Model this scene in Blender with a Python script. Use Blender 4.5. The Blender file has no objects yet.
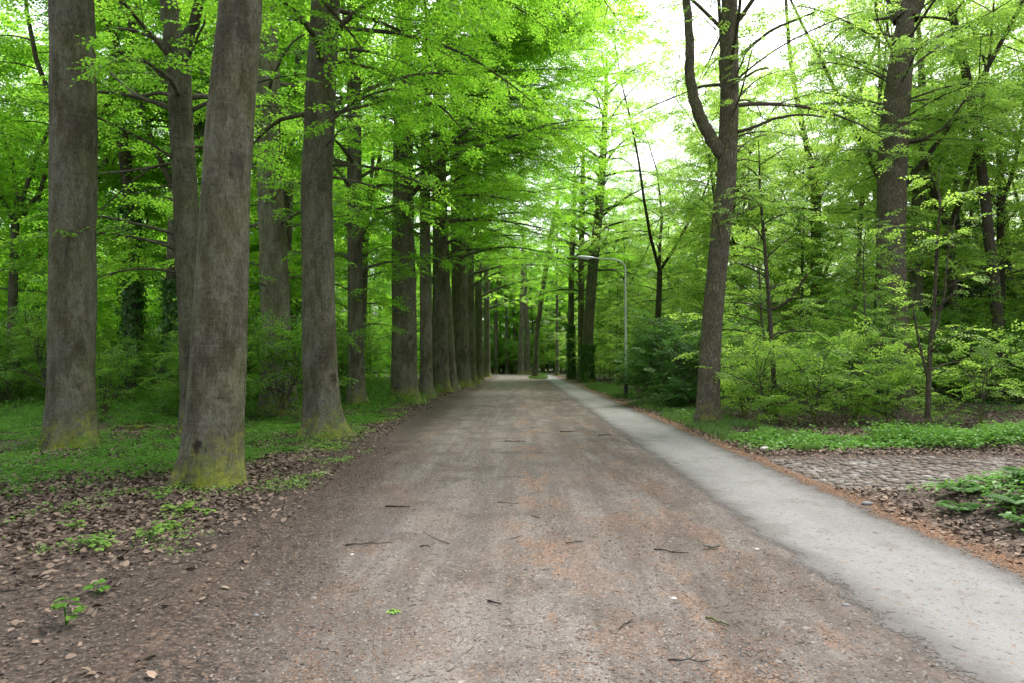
import bpy, math, random
import numpy as np
from mathutils import Vector, Matrix
R = math.radians
rng = np.random.default_rng(7)
random.seed(7)

# ------------------------------------------------------------------ scene, camera
sc = bpy.context.scene
COL = sc.collection
W, H, F = 1024, 683, 684.0
CAMH = 1.6
PITCH, YAW = math.atan(20.5/F), math.atan(10/F)
cam_d = bpy.data.cameras.new("camera")
cam = bpy.data.objects.new("camera", cam_d)
COL.objects.link(cam)
cam.location = (0, 0, CAMH)
cam.rotation_euler = (math.pi/2+PITCH, 0, YAW)
cam_d.sensor_width = 36.0
cam_d.lens = 36.0*F/W
cam_d.clip_end = 1500
cam_d.clip_start = 0.05
sc.camera = cam
CM = np.array(cam.rotation_euler.to_matrix())

def ray(px, py):
    return CM @ np.array([(px-512)/F, (341.5-py)/F, -1.0])
def at(px, py, Y):
    """world point seen at photo pixel (px,py) at distance Y down the road"""
    d = ray(px, py)
    return np.array([0, 0, CAMH]) + d*(Y/d[1])
def gxy(px, py):
    d = ray(px, py)
    t = -CAMH/d[2]
    return d[0]*t, d[1]*t

# ------------------------------------------------------------------ noise + ground height
def _h(ix, iy, s):
    n = (ix*374761393 + iy*668265263 + s*1442695041) & 0xffffffff
    n = ((n ^ (n >> 13))*1274126177) & 0xffffffff
    return ((n ^ (n >> 16)) & 0xffff)/65535.0
def vnoise(x, y, s=0):
    x = np.asarray(x, float); y = np.asarray(y, float)
    ix = np.floor(x).astype(np.int64); iy = np.floor(y).astype(np.int64)
    fx = x-ix; fy = y-iy
    fx = fx*fx*(3-2*fx); fy = fy*fy*(3-2*fy)
    a = _h(ix, iy, s)*(1-fx)+_h(ix+1, iy, s)*fx
    b = _h(ix, iy+1, s)*(1-fx)+_h(ix+1, iy+1, s)*fx
    return a*(1-fy)+b*fy
def fbm(x, y, s=0, o=4):
    v = 0; a = .5
    for i in range(o):
        v = v+a*vnoise(x*2**i, y*2**i, s+i); a *= .5
    return v/(1-.5**o)
def sstep(a, b, x):
    t = np.clip((np.asarray(x, float)-a)/(b-a), 0, 1)
    return t*t*(3-2*t)
def shift_track(y):                       # the far end of the dirt track bends away to the left
    y = np.asarray(y, float)
    return -np.clip(y-74, 0, None)**2/50
def shift_path(y):
    y = np.asarray(y, float)
    return np.clip(y-85, 0, None)**2/80
def xl(y):                                # left edge of the pale driven surface
    return -1.22-1.5*(1-np.exp(-(np.asarray(y, float)-3)/8))+shift_track(y)
XR, PL, PR = 1.95, 2.22, 3.72             # right edge of track, path edges
def mound(x, y):
    return sstep(4.0, 5.6, x)*(1-sstep(7.2, 8.9, y+0.15*np.sin(x*3)))
def cobble_mask(x, y):
    return sstep(3.6, 4.3, x)*sstep(8.4, 8.9, y-0.04*(x-4))*(1-sstep(11.3, 11.8, y-0.03*(x-4)))
def height(x, y):
    x = np.asarray(x, float); y = np.asarray(y, float)
    xs = x-shift_track(y)
    road = 0.012*np.cos((xs-0.2)*3.1)+0.02*(fbm(x*.7, y*.35, 3)-.5)
    left = sstep(0.1, 1.3, xl(y)-x)
    dl = xl(y)-x
    vl = (.075*np.exp(-((dl-.62)/.30)**2)*(.4+1.2*fbm(x*2.2, y*1.1, 14)))+.035*(fbm(x*6, y*6, 15)-.5)*sstep(.2, .5, dl)*(1-sstep(1.6, 2.4, dl))+0.05*left+left*(0.07*(fbm(x*1.3, y*1.3, 11)-.5)) + sstep(1.5, 8, xl(y)-x)*(.35*(fbm(x*.12, y*.12, 5)-.35))
    right = sstep(PR+.1, PR+1.6, x-shift_path(y))
    vr = right*(1-cobble_mask(x, y))*(0.06+.1*(fbm(x*.8, y*.8, 9)-.5)) + sstep(6, 14, x)*sstep(13, 20, y)*(.35*(fbm(x*.12, y*.12, 6)-.3))
    pathm = sstep(PL-.15, PL, x-shift_path(y))*(1-sstep(PR, PR+.15, x-shift_path(y)))
    return road*(1-left)*(1-right)*(1-pathm)+vl+vr+.22*mound(x, y)*(1+.5*fbm(x*3, y*3, 4))

# ------------------------------------------------------------------ mesh helpers
def new_mesh(name, verts, loops, starts, totals, smooth=False, attrs=None):
    me = bpy.data.meshes.new(name)
    verts = np.asarray(verts, np.float32)
    me.vertices.add(len(verts)); me.vertices.foreach_set("co", verts.ravel())
    me.loops.add(len(loops)); me.loops.foreach_set("vertex_index", np.asarray(loops, np.int32))
    me.polygons.add(len(starts))
    me.polygons.foreach_set("loop_start", np.asarray(starts, np.int32))
    me.polygons.foreach_set("loop_total", np.asarray(totals, np.int32))
    if smooth:
        me.polygons.foreach_set("use_smooth", np.ones(len(starts), bool))
    if attrs:
        for k, (dom, vals) in attrs.items():
            a = me.attributes.new(k, 'FLOAT', dom)
            a.data.foreach_set("value", np.asarray(vals, np.float32))
    me.update(calc_edges=True)
    return me
def quads_mesh(name, verts, faces, smooth=False, attrs=None):
    faces = np.asarray(faces, np.int32); k = faces.shape[1]
    n = len(faces)
    return new_mesh(name, verts, faces.ravel(), np.arange(n)*k, np.full(n, k), smooth, attrs)
def put(name, me, m, parent=None, loc=None):
    me.name = name
    o = bpy.data.objects.new(name, me); COL.objects.link(o)
    if m is not None and len(me.materials) == 0: me.materials.append(m)
    if parent is not None: o.parent = parent
    if loc is not None: o.location = loc
    return o
def tag(o, label=None, cat=None, group=None, kind=None):
    if label: o["label"] = label
    if cat: o["category"] = cat
    if group: o["group"] = group
    elif label and "group" in o: del o["group"]
    if kind: o["kind"] = kind
    return o
def empty(name, loc, rz=0):
    o = bpy.data.objects.new(name, None); COL.objects.link(o)
    o.location = [float(v) for v in loc]; o.rotation_euler = (0, 0, rz); o.empty_display_size = .3
    return o
def copy_tree(o, parent=None):
    c = o.copy(); COL.objects.link(c)
    if parent is not None: c.parent = parent
    for ch in list(o.children): copy_tree(ch, c)
    return c

class Geo:
    """collects tubes and quads"""
    def __init__(s): s.v = []; s.f = []; s.n = 0
    def add(s, v, f):
        s.v.append(np.asarray(v, float)); s.f.append(np.asarray(f, int)+s.n); s.n += len(v)
    def tube(s, pts, rad, k=8, cap=False):
        pts = np.asarray(pts, float); rad = np.asarray(rad, float); m = len(pts)
        t = np.gradient(pts, axis=0); t /= np.linalg.norm(t, axis=1)[:, None]+1e-9
        ref = np.array([1., 0, 0]) if abs(t[0][0]) < .7 else np.array([0, 1., 0])
        a = np.cross(t, ref); a /= np.linalg.norm(a, axis=1)[:, None]+1e-9
        b = np.cross(t, a)
        an = np.arange(k)*2*math.pi/k
        v = pts[:, None]+rad[:, None, None]*(a[:, None]*np.cos(an)[None, :, None]+b[:, None]*np.sin(an)[None, :, None])
        idx = np.arange(m*k).reshape(m, k)
        nx = np.roll(idx, -1, axis=1)
        f = np.stack([idx[:-1], idx[1:], nx[1:], nx[:-1]], -1).reshape(-1, 4)
        base = s.n
        s.add(v.reshape(-1, 3), f)
        if cap:
            for ring, c in ((idx[0], pts[0]), (idx[-1], pts[-1])):
                # fan cap made of quads that share the centre
                ci = s.n; s.v.append(c[None]); s.n += 1
                r = ring+base
                s.f.append(np.stack([r[0::2], r[1::2], np.roll(r, -1)[1::2], np.full(k//2, ci)], -1))
    def mesh(s, name, smooth=True):
        return quads_mesh(name, np.concatenate(s.v), np.concatenate(s.f), smooth)

# ------------------------------------------------------------------ node helpers
class NT:
    def __init__(s, name):
        s.m = bpy.data.materials.new(name); s.m.use_nodes = True
        s.t = s.m.node_tree; s.t.nodes.clear()
        s.out = s.t.nodes.new("ShaderNodeOutputMaterial")
    def n(s, typ, **kw):
        nd = s.t.nodes.new(typ)
        for k, v in kw.items(): setattr(nd, k, v)
        return nd
    def L(s, a, b): s.t.links.new(a, b)
    def set(s, sock, v):
        if isinstance(v, bpy.types.NodeSocket): s.L(v, sock)
        elif isinstance(v, (tuple, list)) and len(v) == 3 and sock.type == 'RGBA': sock.default_value = (*v, 1)
        else: sock.default_value = v
    def math(s, op, a, b=0.0, c=None, clamp=False):
        nd = s.n("ShaderNodeMath", operation=op, use_clamp=clamp)
        s.set(nd.inputs[0], a); s.set(nd.inputs[1], b)
        if c is not None: s.set(nd.inputs[2], c)
        return nd.outputs[0]
    def pos(s): return s.n("ShaderNodeNewGeometry").outputs["Position"]
    def obj(s): return s.n("ShaderNodeTexCoord").outputs["Object"]
    def scale(s, v, sc3, loc=(0, 0, 0)):
        nd = s.n("ShaderNodeMapping"); s.L(v, nd.inputs["Vector"])
        nd.inputs["Scale"].default_value = sc3; nd.inputs["Location"].default_value = loc
        return nd.outputs[0]
    def noise(s, v, sc1, det=4, rough=.55, dist=0):
        nd = s.n("ShaderNodeTexNoise"); s.L(v, nd.inputs["Vector"])
        nd.inputs["Scale"].default_value = sc1; nd.inputs["Detail"].default_value = det
        nd.inputs["Roughness"].default_value = rough; nd.inputs["Distortion"].default_value = dist
        return nd.outputs["Fac"]
    def voro(s, v, sc1, feat='F1', out="Color", rand=1.0):
        nd = s.n("ShaderNodeTexVoronoi", feature=feat); s.L(v, nd.inputs["Vector"])
        nd.inputs["Scale"].default_value = sc1
        nd.inputs["Randomness"].default_value = rand
        return nd.outputs[out]
    def ramp(s, fac, stops, interp='LINEAR'):
        nd = s.n("ShaderNodeValToRGB"); s.L(fac, nd.inputs[0]); cr = nd.color_ramp
        cr.interpolation = interp
        while len(cr.elements) < len(stops): cr.elements.new(.5)
        for e, (p, c) in zip(cr.elements, stops):
            e.position = p; e.color = (*c, 1) if not isinstance(c, (int, float)) else (c, c, c, 1)
        return nd.outputs[0]
    def mix(s, f, a, b, blend='MIX'):
        nd = s.n("ShaderNodeMix", data_type='RGBA', blend_type=blend)
        s.set(nd.inputs[0], f); s.set(nd.inputs[6], a); s.set(nd.inputs[7], b)
        return nd.outputs[2]
    def smooth(s, x, a, b):
        nd = s.n("ShaderNodeMapRange", interpolation_type='SMOOTHSTEP')
        s.set(nd.inputs[0], x); nd.inputs[1].default_value = a; nd.inputs[2].default_value = b
        return nd.outputs[0]
    def sep(s, v):
        nd = s.n("ShaderNodeSeparateXYZ"); s.L(v, nd.inputs[0]); return nd.outputs
    def red(s, c):
        nd = s.n("ShaderNodeSeparateColor"); s.L(c, nd.inputs[0]); return nd.outputs
    def attr(s, name): return s.n("ShaderNodeAttribute", attribute_name=name).outputs["Fac"]
    def bsdf(s, col, rough=.9, bump=None, bstr=.4, bdist=.01, spec=.2, metal=0):
        p = s.n("ShaderNodeBsdfPrincipled")
        s.set(p.inputs["Base Color"], col); s.set(p.inputs["Roughness"], rough)
        p.inputs["Specular IOR Level"].default_value = spec
        p.inputs["Metallic"].default_value = metal
        if bump is not None:
            b = s.n("ShaderNodeBump"); b.inputs["Strength"].default_value = bstr
            b.inputs["Distance"].default_value = bdist; s.L(bump, b.inputs["Height"])
            s.L(b.outputs[0], p.inputs["Normal"])
        return p.outputs[0]
    def done(s, sh): s.L(sh, s.out.inputs[0]); return s.m

# soil / litter, shared by every ground sheet -----------------------------------
def soil_nodes(t, P, litter_amt):
    """dark humus with decayed leaf scraps. litter_amt: 0..1 socket or value"""
    big = t.noise(P, .9, 5, .6)
    fine = t.noise(P, 38, 4, .7)
    hum = t.ramp(t.noise(P, 7, 6, .7), [(.3, (.022, .018, .016)), (.55, (.052, .043, .038)), (.75, (.105, .088, .077))])
    vo = t.voro(t.scale(P, (1, 1.3, 1)), 34)
    r = t.red(vo)
    leafc = t.ramp(r[0], [(0, (.045, .030, .022)), (.35, (.095, .062, .047)), (.7, (.17, .115, .088)), (1, (.28, .21, .17))])
    pick = t.smooth(r[1], .42, .5)
    v2 = t.voro(P, 70); r2 = t.red(v2)
    small = t.ramp(r2[0], [(0, (.035, .027, .022)), (.6, (.095, .066, .050)), (1, (.20, .145, .115))])
    c = t.mix(t.math('MULTIPLY', t.smooth(r2[1], .5, .6), .75), hum, small)
    lit = t.math('MULTIPLY', pick, litter_amt)
    c = t.mix(lit, c, leafc)
    c = t.mix(.55, c, t.ramp(fine, [(.3, .45), (.7, 1.35)]), 'MULTIPLY')
    hgt = t.math('ADD', t.math('MULTIPLY', r[2], .5), t.math('ADD', t.math('MULTIPLY', fine, .8), t.math('MULTIPLY', r2[2], .3)))
    return c, hgt

def mat_floor():
    t = NT("forest_soil"); P = t.pos()
    c, h = soil_nodes(t, P, t.attr("litter"))
    g = t.math('MULTIPLY', t.attr("green"), t.smooth(t.noise(P, 5, 6, .7), .38, .62))
    gc = t.ramp(t.noise(P, 24, 4, .7), [(.3, (.022, .030, .014)), (.7, (.045, .085, .022))])
    c = t.mix(g, c, gc)
    # orange bud scales blown against the path edge
    og = t.math('MULTIPLY', t.attr("bud"), t.smooth(t.red(t.voro(P, 95))[0], .45, .55))
    c = t.mix(og, c, t.ramp(t.red(t.voro(P, 95))[1], [(0, (.16, .07, .03)), (1, (.30, .17, .10))]))
    return t.done(t.bsdf(c, .95, h, .7, .02))

def mat_track():
    t = NT("dirt_track_surface"); P = t.pos()
    S, hs = soil_nodes(t, P, t.attr("litter"))
    st = t.scale(P, (1, .07, 1))
    ruts = t.smooth(t.noise(st, 2.9, 6, .66), .36, .62)
    blot = t.noise(P, 1.3, 6, .62)
    base = t.mix(ruts, (.102, .087, .078), (.165, .146, .134))
    base = t.mix(t.smooth(blot, .46, .70), base, (.082, .069, .062))
    grit = t.voro(P, 150); gr = t.red(grit)
    base = t.mix(.62, base, t.ramp(gr[0], [(0, .30), (.5, .95), (1, 1.65)]), 'MULTIPLY')
    g2 = t.red(t.voro(P, 62))
    base = t.mix(t.smooth(g2[0], .90, .93), base, t.ramp(g2[1], [(0, (.05, .04, .035)), (.5, (.13, .09, .07)), (1, (.27, .25, .23))]))
    base = t.mix(.5, base, t.ramp(t.noise(P, 16, 5, .7), [(.3, .72), (.7, 1.25)]), 'MULTIPLY')
    # dark damp dirt patches
    dk = t.math('MULTIPLY', t.smooth(t.noise(t.scale(P, (1, .35, 1), (4, 1, 0)), 2.1, 6, .65), .54, .66), .55)
    base = t.mix(dk, base, (.088, .074, .066))
    # brown scurf of bud scales, in drifts
    dr = t.smooth(t.noise(t.scale(P, (1, .42, 1), (1.3, 0, 0)), 1.9, 6, .72), .50, .57)
    sp = t.smooth(t.red(t.voro(P, 105))[0], .24, .34)
    amt = t.math('MULTIPLY', t.math('MULTIPLY', dr, sp), t.attr("bud"), clamp=True)
    base = t.mix(amt, base, t.ramp(t.red(t.voro(P, 105))[1], [(0, (.085, .048, .031)), (.5, (.165, .102, .070)), (1, (.28, .185, .130))]))
    dkr = t.math('MULTIPLY', t.attr("damp"), t.smooth(t.noise(t.scale(P, (1, .25, 1), (9, 2, 0)), 2.4, 6, .7), .36, .60))
    base = t.mix(t.math('MULTIPLY', dkr, .8), base, t.mix(.45, S, (.070, .060, .054)))
    d = t.math('ADD', t.attr("edge"), t.math('MULTIPLY', t.math('SUBTRACT', t.noise(P, 1.7, 7, .68), .5), 1.5))
    m = t.smooth(d, -.30, .45)
    c = t.mix(m, S, base)
    sp2 = t.red(t.voro(t.scale(P, (1, 1.6, 1)), 44))
    c = t.mix(t.math('MULTIPLY', t.smooth(sp2[0], .90, .93), .8), c, t.ramp(sp2[1], [(0, (.028, .022, .019)), (.6, (.07, .045, .034)), (1, (.15, .10, .075))]))
    h = t.math('ADD', t.math('MULTIPLY', hs, t.math('SUBTRACT', 1.15, m)), t.math('ADD', t.math('MULTIPLY', gr[1], .25), t.math('MULTIPLY', g2[2], .22)))
    return t.done(t.bsdf(c, .95, h, .6, .012))

def mat_path():
    t = NT("worn_asphalt"); P = t.pos()
    S, hs = soil_nodes(t, P, .25)
    st = t.scale(P, (1, .3, 1))
    base = t.ramp(t.noise(st, 1.2, 5, .6), [(.3, (.140, .136, .134)), (.7, (.195, .190, .188))])
    gr = t.red(t.voro(P, 170))
    base = t.mix(.5, base, t.ramp(gr[0], [(0, .6), (.5, 1.), (1, 1.4)]), 'MULTIPLY')
    base = t.mix(.5, base, t.ramp(t.noise(P, 9, 6, .7), [(.3, .82), (.7, 1.15)]), 'MULTIPLY')
    g2 = t.red(t.voro(P, 24))
    base = t.mix(t.math('MULTIPLY', t.math('MULTIPLY', t.smooth(g2[0], .97, .98), t.smooth(t.noise(P, 60, 3, .7), .45, .6)), .7), base, (.07, .05, .035))
    gd = t.smooth(t.noise(P, 1.6, 8, .72), .50, .66)
    base = t.mix(t.math('MULTIPLY', gd, .55), base, (.105, .092, .084))
    deb = t.red(t.voro(P, 52))
    base = t.mix(t.math('MULTIPLY', t.smooth(deb[0], .93, .95), .7), base, t.ramp(deb[1], [(0, (.04, .03, .025)), (1, (.20, .13, .085))]))
    d = t.math('ADD', t.attr("edge"), t.math('MULTIPLY', t.math('SUBTRACT', t.noise(P, 2.3, 7, .72), .5), .62))
    wear = t.smooth(d, .0, .42)
    base = t.mix(wear, t.mix(.7, base, (.060, .053, .049)), base)
    m = t.smooth(d, -.04, .10)
    og = t.math('MULTIPLY', t.smooth(t.red(t.voro(P, 95))[0], .5, .6), t.smooth(t.noise(P, 2.7, 5, .7), .42, .58))
    S2 = t.mix(og, S, t.ramp(t.red(t.voro(P, 95))[1], [(0, (.16, .07, .03)), (1, (.30, .17, .10))]))
    c = base
    sh = t.bsdf(c, .85, t.math('MULTIPLY', gr[1], .3), .5, .008, .3)
    tr = t.n("ShaderNodeBsdfTransparent"); mx = t.n("ShaderNodeMixShader")
    grain = t.math('MULTIPLY', t.math('SUBTRACT', t.red(t.voro(P, 75))[2], .5), .16)
    t.L(t.smooth(t.math('ADD', d, grain), .0, .03), mx.inputs[0]); t.L(tr.outputs[0], mx.inputs[1]); t.L(sh, mx.inputs[2])
    return t.done(mx.outputs[0])

def mat_stone():
    t = NT("granite_setts"); P = t.pos()
    oi = t.attr("v")
    c = t.ramp(oi, [(0, (.09, .078, .068)), (.5, (.165, .148, .134)), (1, (.29, .27, .25))])
    c = t.mix(.6, c, t.ramp(t.noise(P, 30, 5, .7), [(.3, .6), (.7, 1.25)]), 'MULTIPLY')
    S, hs = soil_nodes(t, P, .2)
    m = t.smooth(t.noise(P, 1.5, 7, .80), .42, .54)
    c = t.mix(t.math('MULTIPLY', m, .85), c, t.mix(.45, S, (.17, .13, .11)))
    return t.done(t.bsdf(c, .9, t.noise(P, 60, 4, .7), .5, .01))

def mat_bark(name, kind, moss=0.0, tone=1.0, patch=None):
    t = NT(name); O = t.obj()
    info = t.n("ShaderNodeObjectInfo")
    if kind == 'beech':
        wob = t.noise(t.scale(O, (2.2, 2.2, .8)), 1.0, 5, .6)
        lines = t.noise(t.scale(O, (1.2, 1.2, 14)), 1.6, 6, .68, .6)
        fine = t.noise(t.scale(O, (26, 26, 11)), 1.5, 6, .75)
        fis = t.noise(t.scale(O, (18, 18, 2.4)), 1.0, 5, .7, .5)
        c = t.ramp(wob, [(.25, (.050, .044, .029)), (.5, (.088, .081, .056)), (.75, (.145, .138, .100))])
        blt = t.noise(t.scale(O, (1.5, 1.5, .5)), 4.5, 7, .72)
        c = t.mix(t.smooth(blt, .40, .62), c, t.mix(.5, c, (.19, .185, .155)))
        c = t.mix(t.math('MULTIPLY', t.smooth(t.noise(t.scale(O, (1, 1, .35), (5, 5, 5)), 2.6, 7, .72), .50, .62), .6), c, (.045, .040, .028))
        c = t.mix(.85, c, t.ramp(fine, [(.30, .35), (.5, .95), (.70, 1.6)]), 'MULTIPLY')
        c = t.mix(t.math('MULTIPLY', t.smooth(fis, .55, .70), .5), c, (.055, .047, .036))
        c = t.mix(t.math('MULTIPLY', t.smooth(lines, .60, .70), .55), c, (.05, .043, .033))
        # old branch scars: dark eyes
        ve = t.n("ShaderNodeTexVoronoi", feature='F1'); t.L(t.scale(O, (1, 1, .8)), ve.inputs["Vector"]); ve.inputs["Scale"].default_value = 1.15
        ed = t.math('ADD', ve.outputs["Distance"], t.math('MULTIPLY', t.math('SUBTRACT', t.noise(O, 7, 6, .75), .5), .55))
        eye = t.math('MULTIPLY', t.math('SUBTRACT', 1.0, t.smooth(ed, .02, .10)), .7)
        c = t.mix(eye, c, (.028, .023, .019))
        vb = t.n("ShaderNodeTexVoronoi", feature='F1'); t.L(t.scale(O, (1, 1, 2.6), (3, 1, 7)), vb.inputs["Vector"]); vb.inputs["Scale"].default_value = 2.3
        bd_ = t.math('ADD', vb.outputs["Distance"], t.math('MULTIPLY', t.math('SUBTRACT', t.noise(t.scale(O, (1, 1, 3)), 6, 6, .75), .5), .45))
        c = t.mix(t.math('MULTIPLY', t.math('SUBTRACT', 1.0, t.smooth(bd_, .03, .10)), .75), c, (.028, .024, .018))
        ring = t.math('SUBTRACT', t.smooth(ed, .12, .16), t.smooth(ed, .18, .25))
        c = t.mix(t.math('MULTIPLY', ring, .3), c, (.22, .20, .165))
        h = t.math('ADD', t.math('MULTIPLY', lines, .5), t.math('ADD', t.math('MULTIPLY', fine, .6), t.math('SUBTRACT', t.math('MULTIPLY', wob, 2.0), t.math('MULTIPLY', eye, 1.5))))
        wr = t.noise(t.scale(O, (.9, .9, 22), (0, 0, 3)), 1.3, 5, .75, 1.2)
        c = t.mix(t.math('MULTIPLY', t.smooth(wr, .56, .66), .35), c, (.19, .18, .15))
        h = t.math('ADD', h, t.math('MULTIPLY', wr, .9))
        h = t.math('SUBTRACT', h, t.math('MULTIPLY', t.smooth(fis, .5, .7), .5))
        bd, bs = .02, .9
    else:
        V = t.scale(O, (1, 1, .13))
        Vd = t.n("ShaderNodeVectorMath", operation='ADD'); t.L(V, Vd.inputs[0])
        nn = t.n("ShaderNodeTexNoise"); t.L(O, nn.inputs["Vector"]); nn.inputs["Scale"].default_value = 5
        sc_ = t.n("ShaderNodeVectorMath", operation='SCALE'); t.L(nn.outputs["Color"], sc_.inputs[0]); sc_.inputs["Scale"].default_value = .09
        t.L(sc_.outputs[0], Vd.inputs[1])
        vd = t.n("ShaderNodeTexVoronoi", feature='DISTANCE_TO_EDGE'); t.L(Vd.outputs[0], vd.inputs["Vector"]); vd.inputs["Scale"].default_value = 36
        cr = t.math('ADD', t.math('MULTIPLY', t.smooth(vd.outputs["Distance"], .0, .32), .75), .25)
        fine = t.noise(t.scale(O, (30, 30, 8)), 1.5, 6, .7)
        c = t.ramp(t.noise(O, 3.5, 5, .6), [(.3, (.105, .088, .068)), (.7, (.20, .175, .145))])
        c = t.mix(.6, c, t.ramp(fine, [(.3, .6), (.7, 1.35)]), 'MULTIPLY')
        c = t.mix(cr, (.030, .024, .019), c)
        h = t.math('ADD', t.math('MULTIPLY', cr, 1.0), t.math('MULTIPLY', fine, .3))
        bd, bs = .025, .9
    c = t.mix(1.0, c, (tone, tone, tone), 'MULTIPLY')
    z = t.sep(O)[2]
    # general green algae film, stronger low down and on one side
    alg = t.math('MULTIPLY', t.smooth(t.noise(O, 1.7, 5, .65), .36, .66), .55)
    c = t.mix(alg, c, t.mix(1.0, c, (.92, 1.06, .55), 'MULTIPLY'))
    if moss > 0:
        mz = t.math('ADD', z, t.math('MULTIPLY', t.math('SUBTRACT', t.noise(O, 2.6, 6, .7), .5), 2.4))
        mm = t.math('MULTIPLY', t.math('MULTIPLY', t.math('SUBTRACT', 1.0, t.smooth(mz, .05*moss, .75*moss)), .9), t.smooth(t.noise(O, 2.1, 6, .7), .40, .56))
        mc = t.ramp(t.noise(O, 14, 5, .75), [(.3, (.10, .12, .014)), (.55, (.21, .24, .028)), (.75, (.36, .36, .06))])
        c = t.mix(mm, c, mc)
    if patch:
        for (px_, py_, pz_, rr, col) in patch:
            d = t.n("ShaderNodeVectorMath", operation='DISTANCE'); t.L(t.scale(O, (1, 1, .62)), d.inputs[0]); d.inputs[1].default_value = (px_, py_, pz_*.62)
            dd = t.math('ADD', d.outputs["Value"], t.math('MULTIPLY', t.math('SUBTRACT', t.noise(O, 11, 5, .7), .5), .10))
            c = t.mix(t.math('SUBTRACT', 1.0, t.smooth(dd, rr*.7, rr*1.15)), c, col)
    return t.done(t.bsdf(c, .92, h, bs, bd, .15))

def mat_leaf(name, lo, hi, trans=.6, glossy=.03, tr_gain=2.0):
    t = NT(name)
    v = t.attr("v"); info = t.n("ShaderNodeObjectInfo")
    base = t.mix(v, lo, hi)
    base = t.mix(1.0, base, t.ramp(info.outputs["Random"], [(0, (.86, .9, .9)), (1, (1.14, 1.08, 1.0))]), 'MULTIPLY')
    tc = t.mix(1.0, base, (tr_gain*1.1, tr_gain, tr_gain*.95), 'MULTIPLY')
    d = t.n("ShaderNodeBsdfDiffuse"); t.L(base, d.inputs[0])
    tr = t.n("ShaderNodeBsdfTranslucent"); t.L(tc, tr.inputs[0])
    m = t.n("ShaderNodeMixShader"); m.inputs[0].default_value = trans
    t.L(d.outputs[0], m.inputs[1]); t.L(tr.outputs[0], m.inputs[2])
    g = t.n("ShaderNodeBsdfGlossy"); g.inputs["Roughness"].default_value = .42
    g.inputs[0].default_value = (.9, .9, .9, 1)
    m2 = t.n("ShaderNodeMixShader"); m2.inputs[0].default_value = glossy
    t.L(m.outputs[0], m2.inputs[1]); t.L(g.outputs[0], m2.inputs[2])
    return t.done(m2.outputs[0])

def mat_flat(name, lo, hi, rough=.85):
    t = NT(name); c = t.mix(t.attr("v"), lo, hi)
    c = t.mix(.5, c, t.ramp(t.noise(t.pos(), 60, 4, .7), [(.3, .6), (.7, 1.3)]), 'MULTIPLY')
    return t.done(t.bsdf(c, rough, spec=.2))

M = {}
M['floor'] = mat_floor(); M['track'] = mat_track(); M['path'] = mat_path(); M['stone'] = mat_stone()
M['beech'] = mat_bark("beech_bark", 'beech', .9, .95)
M['beech_pale'] = mat_bark("beech_bark_pale", 'beech', .5, 1.25)
M['beech_dark'] = mat_bark("beech_bark_dark", 'beech', .8, .92)
M['oak'] = mat_bark("oak_bark", 'oak', .6, 1.3)
M['oak_dark'] = mat_bark("oak_bark_dark", 'oak', .4, .85)
M['leaf_beech'] = mat_leaf("beech_leaf", (.085, .205, .014), (.175, .350, .032), trans=.68, tr_gain=2.4)
M['leaf_young'] = mat_leaf("young_beech_leaf", (.120, .240, .030), (.235, .390, .070))
M['leaf_oak'] = mat_leaf("oak_leaf", (.125, .245, .032), (.245, .400, .070))
M['leaf_dark'] = mat_leaf("evergreen_leaf", (.032, .095, .018), (.075, .185, .034), .42, .02, 1.7)
M['leaf_shrub'] = mat_leaf("shrub_leaf", (.070, .175, .020), (.150, .300, .040), .55, .03, 2.0)
M['leaf_conifer'] = mat_leaf("conifer_needle", (.022, .050, .026), (.045, .085, .045), .2, .03, 1.2)
M['ground_leaf'] = mat_leaf("ground_plant_leaf", (.060, .170, .022), (.130, .300, .042), .4, .02, 1.6)
M['ground_leaf_lime'] = mat_leaf("seedling_leaf", (.12, .25, .03), (.22, .38, .07), .4, .05, 1.5)
M['grass'] = mat_leaf("grass_blade", (.06, .14, .02), (.13, .24, .05), .4, .05, 1.4)
M['litter'] = mat_flat("dead_leaf", (.050, .034, .025), (.26, .19, .145))
M['bud'] = mat_flat("bud_scale", (.11, .066, .043), (.27, .17, .115))
M['scrap'] = mat_flat("leaf_scrap", (.045, .034, .028), (.19, .145, .12))
M['twig'] = mat_flat("twig_bark", (.035, .027, .022), (.09, .07, .055))
M['gravel'] = mat_flat("gravel_stone", (.065, .058, .053), (.19, .175, .165))

# ------------------------------------------------------------------ leaves
LOD = {0: np.array([(0, 0, 0), (.28, .40, .07), (.66, .37, .06), (1, 0, -.06), (.66, -.37, .06), (.28, -.40, .07)]),
       1: np.array([(0, 0, 0), (.46, .46, .06), (1, 0, -.04), (.46, -.46, .06)])}
def unit(a): return a/(np.linalg.norm(a, axis=-1, keepdims=True)+1e-9)
def leaf_verts(P, D, N, L, lod, wid=.62):
    D = unit(D); S = unit(np.cross(N, D)); U = np.cross(D, S)
    T = LOD[lod].copy(); T[:, 1] *= wid*2/.8*.5; 
    L = np.asarray(L)[..., None, None]
    return P[..., None, :]+L*(T[:, 0:1]*D[..., None, :]+T[:, 1:2]*S[..., None, :]+T[:, 2:3]*U[..., None, :])
def leaf_mesh(name, V, val=None):
    V = V.reshape(-1, V.shape[-2], 3); n, k = V.shape[:2]
    if val is None: val = rng.random(n)
    return quads_mesh(name, V.reshape(-1, 3), np.arange(n*k).reshape(n, k), False, {"v": ('FACE', val)})

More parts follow.
